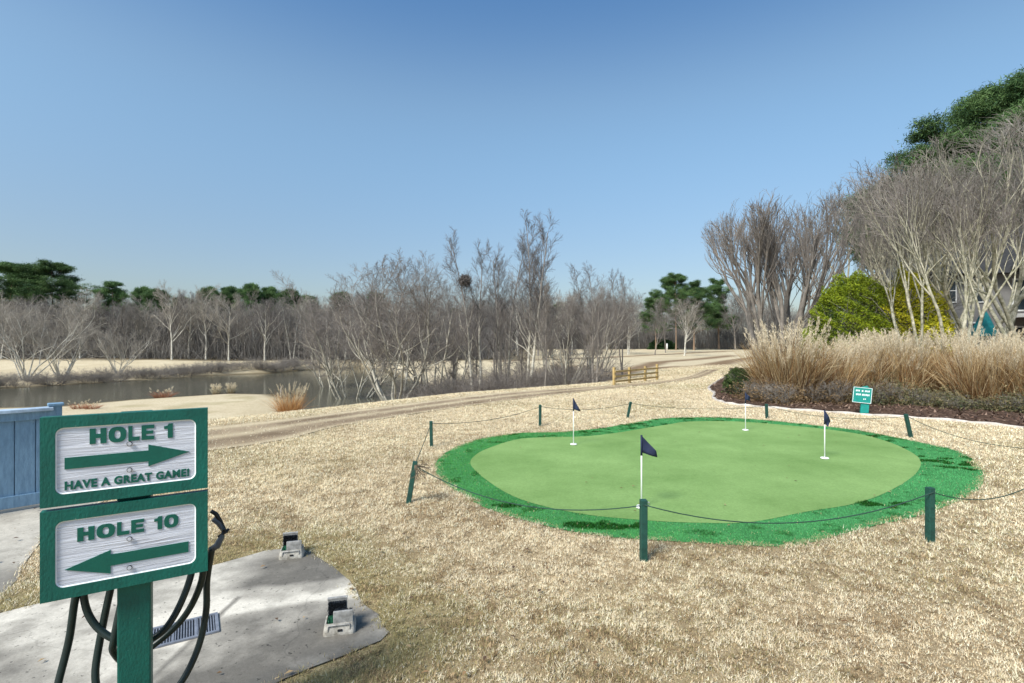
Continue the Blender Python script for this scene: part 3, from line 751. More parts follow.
    return (A[0] * k, A[1]), (Bm[0] * k, Bm[1])

def bare_tree(name, kind, seed, mb, mt, label, cat='tree', group=None):
    t = thing(name, label, cat, group=group)
    (V, f), (V2, f2) = bare_mesh(kind, seed)
    obj_np('trunk', V, f, mb, t, smooth=True); obj_np('crown', V2, f2, mt, t)
    return t

def leaf_cloud(C, size, g, aspect=0.55, droop=0.0):
    N = len(C)
    d = unit(g.normal(0, 1, (N, 3)) + np.array([0, 0, droop])); r = g.normal(0, 1, (N, 3))
    p = unit(np.cross(d, r)); s = size * (0.6 + 0.8 * g.random((N, 1)))
    V = np.stack([C - d * s * .5 - p * s * aspect * .5, C - d * s * .5 + p * s * aspect * .5, C + d * s * .6], 1)
    return V.reshape(-1, 3), np.arange(N * 3).reshape(-1, 3)

def pine_parts(seed, H=18, crown0=0.4, width=3.4, round_top=True):
    g = np.random.default_rng(seed)
    s = stems(1, H, 10, 0.03, 0.24, g, wig=0.02, up=0.2, tip=0.15)
    top = s[0][0, -1, 2]
    b1 = grow(*s, 50, crown0, (0.9, 1.45), (0.13, 0.16), 6, 0.32, 0.08, 0.12, rng=g, rmin=0.02)
    # crown profile: widest in its lower third
    P = b1[0]; base = P[:, :1]; t = np.clip((base[:, :, 2:] / top - crown0) / (1 - crown0), 0, 1)
    prof = (0.62 + 0.5 * np.sin(np.clip(t * 1.25 + 0.35, 0, 1.5) * 2.0)) * (1 - 0.5 * t) * (0.40 + 0.90 * g.random(t.shape))
    ln = np.linalg.norm(P[:, -1:] - base, axis=2, keepdims=True)
    P = base + (P - base) / ln * width * prof; b1 = (P, b1[1])
    b2 = grow(*b1, 6, 0.3, (0.5, 1.1), (0.25, 0.4), 3, 0.6, 0.12, 0.15, rng=g, rmin=0.012)
    ends = np.concatenate([b1[0][:, -1], b1[0][:, -2], b2[0][:, -1], b2[0][:, 1], s[0][:, -1]])
    n = len(ends); m = 120
    off = g.normal(0, 1, (n, m, 3)) * np.array([0.36, 0.36, 0.17])
    C = (ends[:, None] + off).reshape(-1, 3)
    V, f = leaf_cloud(C, 0.26, g, 0.20, 0.6)
    tone = g.random(n)[:, None]
    c = np.array([(0.024, 0.062, 0.022)]) * (1 - tone) + np.array([(0.12, 0.20, 0.065)]) * tone
    c = np.repeat(c, m, 0) * g.uniform(0.7, 1.35, (n * m, 1))
    return merge([tubes(*s, 9), tubes(*b1, 5)]), tubes(*b2, 3), (V, f, np.repeat(c, 3, 0))

def pine(name, seed, label, H=18, crown0=0.4, width=3.4, group=None):
    t = thing(name, label, 'pine tree', group=group)
    (V, f), (V2, f2), (V3, f3, c) = pine_parts(seed, H, crown0, width)
    V, f = merge([(V, f), (V2, f2)])
    obj_np('trunk', V, f, M_bark_pine, t, smooth=True); obj_np('crown', V3, f3, M_leaf, t, c)
    return t

def leafy_bush(name, seed, label, rx, rz, n, leaf, cols, cat='shrub', egg=0.0, group=None, fill=0.25, z0=0.0, stemr=0.02, lumps=0.35):
    """leaf-sized faces through an uneven mound or egg, on twigs"""
    g = np.random.default_rng(seed)
    t = thing(name, label, cat, group=group)
    d = unit(g.normal(0, 1, (n, 3)))
    d[:, 2] = np.abs(d[:, 2]) * np.where(g.random(n) < 0.14, -0.35, 1)
    d = unit(d)
    lump = fbm(d[:, 0] * 2.1 + 5 * d[:, 2], d[:, 1] * 2.1 - 3 * d[:, 2], 1.7, seed, 4)
    rad = (1 - lumps * 0.7 + lumps * 1.6 * (lump - 0.15)) * (1 - fill * g.random(n) ** 2.2)
    wz = 1 - egg * np.clip(d[:, 2], 0, 1) ** 2
    C = d * rad[:, None] * np.stack([rx * wz, rx * wz, np.full(n, rz)], -1); C[:, 2] = np.maximum(C[:, 2] + z0, 0.03)
    V, f = leaf_cloud(C, leaf, g, 0.5)
    k = np.clip(lump * 1.6 - 0.3 + g.normal(0, 0.22, n), 0, 1)[:, None]
    c = np.array(cols[0]) * (1 - k) + np.array(cols[1]) * k
    c = np.clip(c * g.uniform(0.75, 1.3, (n, 1)), 0, 1)
    s = stems(9, (rz + z0) * 0.9, 5, rx / max(rz, .1) * 0.6, stemr, g, base=0.1, wig=0.12)
    b1 = grow(*s, 9, 0.2, (0.4, 1.1), (0.4, 0.7), 4, 0.6, 0.05, 0.15, rng=g)
    b2 = grow(*b1, 7, 0.2, (0.4, 1.1), (0.4, 0.7), 3, 0.6, 0.05, 0.15, rng=g)
    Vs, fs = merge([tubes(*s, 5), tubes(*b1, 3), tubes(*b2, 3)])
    obj_np('stem', Vs, fs, M_bark_grey, t); obj_np('foliage', V, f, M_leaf, t, np.repeat(c, 3, 0))
    return t

def tall_grass(name, seed, label, H, n, base, arch, plumes, group=None, cols=None):
    """a clump of arching dry leaves with feathery plumes above"""
    g = np.random.default_rng(seed)
    t = thing(name, label, 'ornamental grass', group=group)
    k = 6
    a = g.uniform(0, 6.28, n); rb = base * np.sqrt(g.random(n))
    P = np.empty((n, k, 3)); P[:, 0] = np.stack([rb * np.cos(a), rb * np.sin(a), np.zeros(n)], -1)
    lean = arch * (0.1 + 0.9 * rb / base) * g.uniform(0.3, 1.3, n)
    d = unit(np.stack([np.cos(a) * lean, np.sin(a) * lean, np.ones(n)], -1)); L = H * g.uniform(0.22, 1.0, n)
    for j in range(1, k):
        P[:, j] = P[:, j - 1] + d * (L / (k - 1))[:, None]
        d = unit(d + np.stack([np.cos(a), np.sin(a), -0.9 * np.ones(n)], -1) * (0.05 + 0.13 * arch * g.random(n) * j / k)[:, None] + g.normal(0, 0.16, (n, 3)))
    side = unit(np.cross(P[:, -1] - P[:, 0], g.normal(0, 1, (n, 3))))
    w = g.uniform(0.004, 0.010, n)[:, None, None] * np.array([1, 1, .9, .75, .5, .12])[None, :, None]
    V = np.stack([P - side[:, None] * w, P + side[:, None] * w], 2)
    i = np.arange(n * k * 2).reshape(n, k, 2)
    f = np.stack([i[:, :-1, 0], i[:, :-1, 1], i[:, 1:, 1], i[:, 1:, 0]], -1).reshape(-1, 4)
    pal = np.array(cols or [(0.44, 0.29, 0.13), (0.58, 0.43, 0.23), (0.33, 0.18, 0.075), (0.66, 0.53, 0.33), (0.17, 0.10, 0.05)])
    c = pal[g.integers(0, len(pal), n)] * g.uniform(0.75, 1.2, (n, 1))
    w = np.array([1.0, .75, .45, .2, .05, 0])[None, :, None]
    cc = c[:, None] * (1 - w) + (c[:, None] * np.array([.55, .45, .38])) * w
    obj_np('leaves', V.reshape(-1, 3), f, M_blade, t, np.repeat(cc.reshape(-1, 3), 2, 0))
    # flowering stalks
    m = plumes; a = g.uniform(0, 6.28, m); rb = base * 0.8 * np.sqrt(g.random(m)); lean = arch * 0.55 * (0.15 + rb / base) * g.uniform(0.5, 1.2, m)
    k = 7; P = np.empty((m, k, 3)); P[:, 0] = np.stack([rb * np.cos(a), rb * np.sin(a), np.zeros(m)], -1)
    d = unit(np.stack([np.cos(a) * lean, np.sin(a) * lean, np.ones(m)], -1)); L = H * g.uniform(0.62, 1.22, m)
    for j in range(1, k):
        P[:, j] = P[:, j - 1] + d * (L / (k - 1))[:, None]; d = unit(d + np.stack([np.cos(a), np.sin(a), np.zeros(m)], -1) * 0.03 + g.normal(0, 0.035, (m, 3)))
    V1, f1 = tubes(P, np.full((m, k), 0.0035), 3)
    c1 = np.repeat(np.array([(0.55, 0.42, 0.23)]) * g.uniform(0.8, 1.2, (m, 1)), k * 3, 0)
    q = 46
    tt = g.random((m, q)); ft = (0.80 + 0.20 * tt) * (k - 1); ii = np.minimum(ft.astype(int), k - 2); ww = (ft - ii)[..., None]
    r = np.arange(m)[:, None]
    C = P[r, ii] * (1 - ww) + P[r, ii + 1] * ww + g.normal(0, 1, (m, q, 3)) * (0.035 * (1 - tt * 0.6))[..., None]
    tan = unit(P[r, ii + 1] - P[r, ii]).reshape(-1, 3); C = C.reshape(-1, 3); N = len(C)
    dd = unit(tan + g.normal(0, .35, (N, 3))); p = unit(np.cross(dd, g.normal(0, 1, (N, 3))))
    V2 = np.stack([C - p * .006, C + p * .006, C + dd * 0.08], 1).reshape(-1, 3)
    f2 = np.arange(N * 3).reshape(-1, 3); f2 = np.concatenate([f2, f2[:, 2:]], 1)
    c2 = np.repeat(np.array([(0.74, 0.64, 0.47)]) * g.uniform(0.8, 1.15, (N, 1)), 3, 0)
    f2t = f2[:, :3]
    o1 = obj_np('stalks', V1, f1, M_blade, t, c1); o2 = obj_np('plumes', V2, f2t, M_blade, t, c2)
    return t

# --- prototypes: each is also the first tree of its kind
def place_all(proto, spots, labels, group=None):
    """spots: (u, distance, turn, scale or (sx,sy,sz)); the first spot takes the prototype itself"""
    for i, (u, d, rz, sc) in enumerate(spots):
        lab = labels if isinstance(labels, str) else labels[i]
        loc = on_ground(u, d)
        if i == 0:
            o = proto; o.location = loc; o.rotation_euler = (0, 0, rz); o.scale = sc if hasattr(sc, '__len__') else (sc,) * 3
            o['label'] = lab
            if group: o['group'] = group
        else: copy_thing(proto, lab, loc, rz, sc, group)

R = random.Random(3)
# near the pond and the crest: trees one can tell apart
multi_a = bare_tree('bare_tree', 'multi', 5, M_bark_pale, M_twig_grey, '')
place_all(multi_a, [(395, 28.5, 0.4, (1.22, 1.22, 1.0)), (352, 34, 2.0, (1.15, 1.15, 1.02)), (566, 27, 1.2, 0.72)],
          ['large many stemmed bare tree leaning over the near pond edge', 'bare spreading tree at the pond edge left of the large many stemmed tree', 'low pale stemmed bare tree just left of the yellow rail fence'])
multi_b = bare_tree('bare_tree', 'multi', 9, M_bark_pale, M_twig_grey, '')
place_all(multi_b, [(432, 31, 0.2, (1.1, 1.1, 1.02)), (592, 33, 2.2, 0.78), (455, 38, 4.0, 0.92), (330, 42, 1.1, 0.95)],
          ['bare dark twigged tree just right of the large many stemmed waterside tree', 'bare shrubby tree with thin arching stems behind the yellow rail fence', 'bare tree set back between the waterside tree and the tree with the nest', 'bare tree beyond the water at the left end of the waterside trees'])
sl_a = bare_tree('bare_tree', 'slender', 14, M_bark_pale, M_twig_dark, '')
place_all(sl_a, [(527, 27, 0.3, .94), (476, 26, 1.7, 0.82), (548, 31, 3.1, 0.86), (505, 30, 4.4, 0.88)],
          ['tallest slender bare tree with pale trunks standing on the crest', 'slender pale trunked bare tree holding a dark nest', 'slender bare tree just right of and behind the tallest one', 'slender bare tree just left of the tallest one'])
sl_b = bare_tree('bare_tree', 'slender', 22, M_bark_grey, M_twig_dark, '')
place_all(sl_b, [(590, 31, 0.5, 0.68), (622, 36, 2.4, 0.66), (418, 35, 1.0, 0.92), (376, 37, 5.0, 0.98), (496, 36, 3.3, 0.85)],
          ['thin bare tree left of the yellow rail fence with upright twigs', 'thin bare tree directly behind the yellow rail fence', 'thin grey bare tree rising behind the waterside trees', 'thin grey bare tree with high crown at the left of the waterside group', 'thin grey bare tree standing between the nest tree and the tallest tree'])
# undergrowth saplings along the crest
sap = bare_tree('sapling', 'slender', 31, M_bark_grey, M_twig_grey, '', 'sapling')
spots = [(445 + i * 11.3 + R.uniform(-4, 4), R.uniform(23.5, 31), R.uniform(0, 6), (R.uniform(.3, .46), R.uniform(.3, .46), R.uniform(.3, .5))) for i in range(15) if i % 2]
place_all(sap, spots, 'thin bare sapling in the thicket behind the crest of the lawn', 'saplings in the thicket behind the crest')
brush = bare_tree('thicket', 'brush', 41, M_twig_dark, M_twig_grey, '', 'bush')
spots = [(330 + i * 9.5 + R.uniform(-5, 5), 24.5 + R.uniform(0, 8) + max(0, 390 - (330 + i * 9.5)) * 0.05, R.uniform(0, 6), (R.uniform(.9, 1.4), R.uniform(.9, 1.4), R.uniform(.7, 1.2))) for i in range(28)]
spots = [s for s in spots if 425 < s[0] < 598 and not inside(np.array([on_ground(s[0], s[1])[0]]), np.array([s[1]]), POND)[0]]
place_all(brush, spots, 'low tangled leafless bush below the crest of the lawn', 'bushes below the crest of the lawn')

# far bank of the pond: shore bushes
shore = [(-48, 40), (-40, 41.6), (-36.4, 49), (-34, 56), (-29, 60.5), (-27.5, 68)]
SH = catmull(shore, 12, closed=False)
shore_bush = bare_tree('shore_bush', 'brush', 43, M_twig_dark, M_bark_grey, '', 'bush')
for i in range(44):
    p = SH[int(i / 44 * (len(SH) - 1))]; x = p[0] - R.uniform(-0.2, 1.2); y = p[1] + R.uniform(0.2, 2.4)
    sc = (R.uniform(.8, 1.3), R.uniform(.8, 1.3), R.uniform(.35, .85)); z = gz(x, y)
    if i == 0: o = shore_bush; o.location = (x, y, z); o.scale = sc
    else: o = copy_thing(shore_bush, None, (x, y, z), R.uniform(0, 6), sc)
    o['label'] = 'dark tangled leafless bush on the far shore of the pond'; o['group'] = 'bushes along the far shore of the pond'

# the wood across the pond
wood_pale = bare_tree('bare_tree', 'multi', 51, M_bark_white, M_twig_pale, '')
place_all(wood_pale, [(26, 47, 0.3, 0.98), (62, 50, 2.0, 0.8), (118, 56, 1.0, 0.66)],
          ['broad pale stemmed bare tree on the far shore at the left edge of the pond', 'pale forked bare tree on the far shore right of the broad pale one', 'smaller pale bare tree with spreading stems on the far lawn'])
wood_white = bare_tree('bare_tree', 'single', 52, M_bark_white, M_twig_pale, '')
place_all(wood_white, [(172, 74, 0.3, 1.12), (206, 76, 2.2, 1.12), (80, 75, 4.0, 1.05), (254, 82, 1.1, 1.08), (140, 79, 5.1, 1.0), (300, 88, 3.1, 1.1)],
          ['white trunked bare tree with forked limbs at the front of the wood across the pond', 'white trunked bare tree right of the forked white one across the pond', 'pale bare tree in the wood directly behind the broad pale shore tree', 'tall white trunked bare tree at the right of the wood across the pond', 'pale bare tree left of the forked white trunked tree across the pond', 'pale bare tree in the wood just left of the waterside trees'])
GW = 'grey bare trees of the wood across the pond'; LW = 'leafless tree in the dense wood across the pond'
protos = [bare_tree('bare_tree', 'single', 60 + i, bk, m, LW, group=GW) for i, (bk, m) in enumerate(((M_bark_grey, M_twig_grey), (M_bark_white, M_twig_dark), (M_bark_grey, M_twig_wood), (M_bark_white, M_twig_pale)))]
k = 0
for row, (d0, n) in enumerate([(77, 22), (85, 24), (94, 26), (105, 26)]):
    for i in range(n):
        u = -60 + (420 if row < 2 else 760) * (i + R.uniform(-.3, .3)) / n + 7 * row
        d = d0 + R.uniform(-3, 4); sc = R.uniform(.78, 1.1) * (0.95 + 0.06 * row)
        p = protos[k % 4]; loc = on_ground(u, d); s = (sc * 1.1, sc * 1.1, sc)
        if k < 4: p.location = loc; p.scale = s
        else: copy_thing(p, LW, loc, R.uniform(0, 6.28), s, GW)
        k += 1
birch = bare_tree('bare_tree', 'slender', 66, M_bark_white, M_twig_wood, '')
place_all(birch, [(u + R.uniform(-5, 5), R.uniform(74, 92), R.uniform(0, 6), (1.0, 1.0, R.uniform(.72, .98))) for u in (42, 68, 96, 124, 152, 186, 222, 238, 264, 276, 288, 304, 318)], 'slender white stemmed bare tree among the grey trees across the pond', 'white stemmed trees in the wood across the pond')
# far trees behind the fairway
GF = 'grey bare trees behind the far fairway'; LF = 'grey leafless tree in the line behind the far fairway'
for i in range(44):
    u = 470 + 330 * (i % 22 + R.uniform(-.4, .4)) / 22
    if 645 < u < 728 and i < 22: continue
    d = (134 if i < 22 else 147) + R.uniform(-5, 6); sc = R.uniform(1.15, 1.6)
    copy_thing(protos[i % 4], LF, on_ground(u, d), R.uniform(0, 6.28), (sc * 1.2, sc * 1.2, sc), GF)
# a twiggy understorey and the deep wood, one mass
def deep_wood():
    g = np.random.default_rng(77); n = 52000
    u = np.where(g.random(n) < 0.62, g.uniform(-90, 520, n), g.uniform(440, 840, n))
    far = u > 440 + 80 * g.random(n)
    d = np.where(far, g.uniform(136, 165, n), g.uniform(75, 122, n))
    x = (u - 512) / F * d; z = ground_z(x, d)
    k = 3; H = np.where(g.random(n) < 0.7, g.uniform(1, 4.5, n), g.uniform(4, 8.5, n)) * np.where(far, 1.45, 1.0)
    P = np.empty((n, k, 3)); P[:, 0] = np.stack([x, d, z + np.maximum(0, H - g.uniform(1.5, 4, n))], -1); P[:, 2] = np.stack([x + g.normal(0, .9, n), d + g.normal(0, .9, n), z + H], -1)
    P[:, 1] = (P[:, 0] + P[:, 2]) / 2 + g.normal(0, .25, (n, 3))
    V, f = tubes(P, np.stack([np.full(n, .035), np.full(n, .026), np.full(n, .012)], 1) * g.uniform(.7, 1.6, (n, 1)), 3)
    o = obj_np('undergrowth', V, f, M_twig_wood); tag(o, 'dense grey brown twigs filling the far woods', kind='stuff')
deep_wood()

# evergreens
pine_a = pine('pine_tree', 70, '', 17, 0.42, 5.2); pine_b = pine('pine_tree', 71, '', 17, 0.25, 5.0); pine_c = pine('pine_tree', 72, '', 17, 0.55, 3.6)
place_all(pine_a, [(8, 98, 0.3, (1.25, 1.25, .96)), (54, 100, 2.2, (1.3, 1.3, .97)), (676, 126, 1.0, 1.02), (1072, 36, .6, 1.08), (1008, 44, 2.6, (1.35, 1.35, 1.3)), (375, 128, .7, .78)],
          ['broad dark pine at the left edge above the wood across the pond', 'broad dark pine above the wood beside the one at the left edge', 'tall bright green pine in the middle of the clump beyond the fairway', 'tall pine at the right edge behind the crape myrtles', 'tall pine behind the crape myrtles just left of the right edge one', 'small pine top showing above the bare trees behind the waterside group'])
place_all(pine_b, [(30, 104, 1.3, .95), (112, 98, 0.2, (.95, .95, .82)), (694, 127, 3.0, 1.0), (719, 136, 1.1, 1.1), (944, 46, 1.6, (1.35, 1.35, 1.25)), (656, 130, .4, .86)],
          ['dark pine between the two broad pines at the left edge', 'rounded dark green pine above the wood right of the left edge pines', 'full skirted green pine at the right of the clump beyond the fairway', 'separate dark pine left of the fan shaped crape myrtle beyond the fairway', 'pine half hidden behind bare twigs left of the tall pines', 'shorter pine at the left end of the clump beyond the fairway'])
place_all(pine_c, [(142, 108, 0.2, (.8, .8, .98)), (208, 104, 0.2, (.8, .8, .95)), (250, 100, 2.0, (.75, .75, .98)), (268, 104, 1.5, (.8, .8, .96)), (310, 110, 4.0, .86), (180, 112, 1.0, .86), (560, 150, 2.0, .95), (890, 46, 2.2, (1.3, 1.3, 1.13)), (980, 50, 2, 1.08), (452, 136, 1.2, .78), (158, 100, 3.3, .9), (228, 108, .9, (.8, .8, .98)), (290, 102, 2.7, (.8, .8, .92)), (340, 112, .1, .92)],
          ['thin pine just right of the rounded dark green pine', 'pine with a small high crown behind the white trunked trees', 'tall thin pine with a tufted top at the right of the wood across the pond', 'second thin pine with a tufted top beside the tall thin one', 'low pine crown above the bare wood left of the waterside trees', 'pine crown barely topping the wood between the white trunked trees', 'distant pine seen through the bare trees on the crest', 'small dark pine crown at the left edge of the big bare trees on the right', 'pine in the gap between the tall pines behind the crape myrtles', 'distant pine top just left of the nest tree', 'pine with a dark crown just left of the forked white trunked tree', 'tall pine above the middle of the wood across the pond', 'pine crown at the right end of the wood above the reed clump', 'pine crown seen through the bare waterside twigs'])
far_shrub = leafy_bush('evergreen_shrub', 80, 'low dark evergreen shrub at the foot of the far pines', 3.6, 2.6, 5000, 0.4, [(0.02, 0.05, 0.02), (0.05, 0.10, 0.03)])
far_shrub.location = on_ground(662, 134)

# --- the planting bed on the right
vase_a = bare_tree('crape_myrtle', 'vase', 90, M_bark_moss, M_twig_brown, '')
vase_b = bare_tree('crape_myrtle', 'vase', 94, M_bark_moss, M_twig_grey, '')
fan = bare_tree('crape_myrtle', 'fan', 97, M_bark_grey, M_twig_grey, 'fan shaped bare crape myrtle standing alone left of the yellow green conifers')
fan.location = on_ground(776, 26); fan.scale = (1.1, 1.1, 1.10)
place_all(vase_a, [(1000, 18.0, 1.3, (1.1, 1.1, 1.12)), (872, 29, 2.5, (1.3, 1.3, 1.34)), (968, 24, 4.4, (1.25, 1.25, 1.38))],
          ['bare crape myrtle with thick forked pale trunks in front of the grey building', 'bare crape myrtle behind the rounded yellow green conifer', 'bare crape myrtle in the second row left of the grey building'])
place_all(vase_b, [(940, 16.4, 1.7, (.80, .80, .92)), (1050, 18.5, 3.0, (1.1, 1.1, 1.2)), (915, 27, 1.1, (1.2, 1.2, 1.42))],
          ['bare crape myrtle with slanting pale stems rising from the plume grasses', 'bare crape myrtle at the right edge with trunks before the building', 'bare crape myrtle rising behind the golden conifer'])
arb = leafy_bush('conifer', 100, 'rounded yellow green conifer behind the plume grasses', 1.55, 3.2, 90000, 0.055, [(0.025, 0.066, 0.008), (0.30, 0.36, 0.02)], 'conifer', egg=0.08, z0=1.0, fill=.16, lumps=0.30, stemr=.05)
arb.location = on_ground(852, 19.5); arb.scale = (1.12, 1.12, 1.04)
arb2 = leafy_bush('conifer', 104, 'golden tipped conifer partly hidden by slanting crape myrtle stems', 1.45, 3.0, 60000, 0.065, [(0.13, 0.18, 0.012), (0.70, 0.62, 0.04)], 'conifer', egg=0.15, z0=0.9, lumps=0.42, fill=.18, stemr=.05)
arb2.location = on_ground(907, 18.8); arb2.scale = (1.05, 1.05, 1.08)

mound = tall_grass('plume_grass', 110, '', 2.05, 3200, 0.85, 0.36, 170)
place_all(mound, [(790, 15.4, 0.3, (.95, .95, 1.0)), (832, 15.2, 2.1, (.62, .62, .8)), (984, 14.2, 1.0, (.8, .8, .88)), (1030, 13.6, 3.2, (.8, .8, .82))],
          ['widest rounded mound of tan plume grass at the left end of the row', 'tan plume grass mound just right of the widest mound', 'tan plume grass mound in front of the forked crape myrtle trunks', 'tan plume grass mound at the right edge of the photo'])
upright = tall_grass('plume_grass', 120, '', 2.0, 2100, 0.60, 0.15, 130)
us = [(846, 16.8), (862, 15.9), (884, 16.9), (900, 15.7), (917, 16.8), (952, 15.6), (1010, 15.4), (1048, 15.8)]
place_all(upright, [(u, d, R.uniform(0, 6), (R.uniform(.8, 1.0), R.uniform(.8, 1.0), R.uniform(.76, .94))) for u, d in us], 'upright dry plume grass in the row behind the low shrubs', 'upright plume grasses in the planting bed')
under = leafy_bush('low_shrub', 130, '', 0.60, 0.62, 1900, 0.055, [(0.035, 0.06, 0.025), (0.19, 0.15, 0.075)], lumps=0.9, fill=0.85)
us = [(872, 14.1), (893, 14.4), (908, 13.9), (926, 13.6), (944, 14.0), (958, 13.1), (980, 13.0), (1000, 12.9), (1018, 12.5), (1040, 12.2), (850, 14.6), (790, 15.0)]
place_all(under, [(u, d, R.uniform(0, 6), (R.uniform(.6, 1.25), R.uniform(.6, 1.25), R.uniform(.5, 1.25))) for u, d in us], 'low straggly green and brown shrub along the front of the planting bed', 'low shrubs along the front of the planting bed')
brown = leafy_bush('low_shrub', 134, '', 0.7, 0.75, 1500, 0.05, [(0.10, 0.065, 0.03), (0.25, 0.17, 0.09)], lumps=0.6, fill=0.8)
us = [(765, 14.9), (812, 14.5), (832, 14.4), (752, 15.4), (880, 14.3), (778, 14.2), (845, 14.6)]
place_all(brown, [(u, d, R.uniform(0, 6), (R.uniform(.9, 1.2), R.uniform(.9, 1.2), R.uniform(.8, 1.1))) for u, d in us], 'low brown half bare shrub at the foot of the plume grasses', 'brown shrubs at the foot of the plume grasses')
jun = leafy_bush('round_shrub', 140, 'small round dark green shrub at the left end of the planting bed', 0.62, 0.66, 7000, 0.055, [(0.018, 0.04, 0.014), (0.075, 0.11, 0.03)], z0=0.25, lumps=0.3)
jun.location = on_ground(743, 16.8)

# waterside tufts
tuft = tall_grass('reed_clump', 150, '', 1.9, 700, 0.5, 0.5, 60, cols=[(0.46, 0.24, 0.09), (0.55, 0.33, 0.14), (0.38, 0.19, 0.07)])
tuft.location = (-10.7, 24.6, gz(-10.7, 24.6)); tuft['label'] = 'orange tan reed clump at the tip of the low lawn by the pond'; tuft.scale = (.8, .8, .75)
reed = tall_grass('reed_clump', 151, '', 0.9, 240, 0.35, 0.5, 60, cols=[(0.6, 0.55, 0.4), (0.5, 0.45, 0.3)])
for i, (u, d, s, lab) in enumerate([(216, 36.6, .7, 'pale feathery reed clump on the pond shore, left one of the pair'), (231, 37.2, .72, 'pale feathery reed clump on the pond shore, right one of the pair')]):
    o = reed if i == 0 else copy_thing(reed); o.location = on_ground(u, d); o.scale = (s,) * 3; o['label'] = lab
weed = tall_grass('weed_clump', 152, '', 0.8, 200, 0.45, 0.8, 10, cols=[(0.42, 0.16, 0.10), (0.5, 0.25, 0.14)])
for i, (u, d, s, lab) in enumerate([(163, 34.2, .8, 'reddish dry weed clump on the pond shore'), (80, 27.6, .55, 'reddish dry weeds on the low lawn just right of the blue fence'), (92, 27.5, .5, 'reddish weed tuft on the low lawn above the upper sign board')]):
    o = weed if i == 0 else copy_thing(weed); o.location = on_ground(u, d); o.scale = (s * 1.3, s * 1.3, s); o['label'] = lab
stub = thing('stump', 'thin grey stump standing at the edge of the pond', 'stump', on_ground(281, 33.5))
tube_obj('trunk', [(0, 0, -.1), (0.01, 0, .3), (.03, 0, .62), (.05, .01, .8)], [.09, .075, .065, .05], M_bark_grey, stub, 7)
bm = bmesh.new(); bmesh.ops.create_icosphere(bm, subdivisions=3, radius=.32)
for v in bm.verts: v.co *= 0.8 + 0.4 * float(fbm(v.co.x + 3, v.co.y + v.co.z, 3.0, 5)); v.co.z *= 0.75
rk = obj_bm('rock', bm, M_rock, smooth=True); rk.location = on_ground(313, 25); tag(rk, 'small pinkish rock by the pond right of the orange reed clump', 'rock')

# nest in the slender tree
g = np.random.default_rng(5); n = 420
c = unit(g.normal(0, 1, (n, 3))) * (0.24 * g.random((n, 1)) ** .3); d = unit(g.normal(0, 1, (n, 3))) * 0.2
P = np.stack([c - d, c + g.normal(0, .03, (n, 3)), c + d], 1); V, f = tubes(P, np.full((n, 3), .012), 3)
o = obj_np('nest', V, f, M_twig_dark); o.location = (-2.42, 26.2, 4.85); tag(o, 'dark ball of twigs high in the slender bare tree', 'nest')

# ------------------------------------------------------------------ the direction sign
LEFT = Vector((-1.642, 1.785, 0)); DV = Vector((0.857, 0.515, 0)).normalized()
ang = math.atan2(DV.y, DV.x)
W_B, H_B = 0.5, 0.315
NRM = Vector((DV.y, -DV.x, 0))      # towards the viewer
mid = LEFT + DV * 0.25
sign = thing('direction_sign', 'green post sign with two white panelled boards pointing to hole 1 and hole 10', 'sign', (mid.x, mid.y, 0), ang)
# local frame: x along the boards, -y towards the viewer
bm = bmesh.new(); add_box(bm, (0.01, 0.075, 0.7285), (0.104, 0.104, 1.497), bevel=0.006); obj_bm('post', bm, M_green_paint, sign)

def rrect(x0, z0, x1, z1, r, n=6):
    pts = []
    for cx, cz, a0 in ((x1 - r, z0 + r, -90), (x1 - r, z1 - r, 0), (x0 + r, z1 - r, 90), (x0 + r, z0 + r, 180)):
        for i in range(n + 1):
            a = math.radians(a0 + 90 * i / n); pts.append((cx + r * math.cos(a), cz + r * math.sin(a)))
    return pts

def panel_material():
    m, nt, b = new_mat('sandblasted_white_panel'); N = nt.nodes.new; L = nt.links.new
    tc = N('ShaderNodeTexCoord'); mp = N('ShaderNodeMapping'); mp.inputs['Scale'].default_value = (5, 1, 110); L(tc.outputs['Object'], mp.inputs[0])
    n = N('ShaderNodeTexNoise'); n.inputs['Scale'].default_value = 1.0; n.inputs['Detail'].default_value = 5; n.inputs['Roughness'].default_value = .6; n.inputs['Distortion'].default_value = .6; L(mp.outputs[0], n.inputs['Vector'])
    r = N('ShaderNodeValToRGB'); r.color_ramp.elements[0].position = .32; r.color_ramp.elements[0].color = (0.46, 0.47, 0.53, 1); r.color_ramp.elements[1].position = .62; r.color_ramp.elements[1].color = (0.70, 0.71, 0.77, 1)
    L(n.outputs['Fac'], r.inputs[0]); L(r.outputs[0], b.inputs['Base Color']); b.inputs['Roughness'].default_value = .65
    bp = N('ShaderNodeBump'); bp.inputs['Strength'].default_value = .9; bp.inputs['Distance'].default_value = .006; L(n.outputs['Fac'], bp.inputs['Height']); L(bp.outputs[0], b.inputs['Normal'])
    return m
M_panel = panel_material()

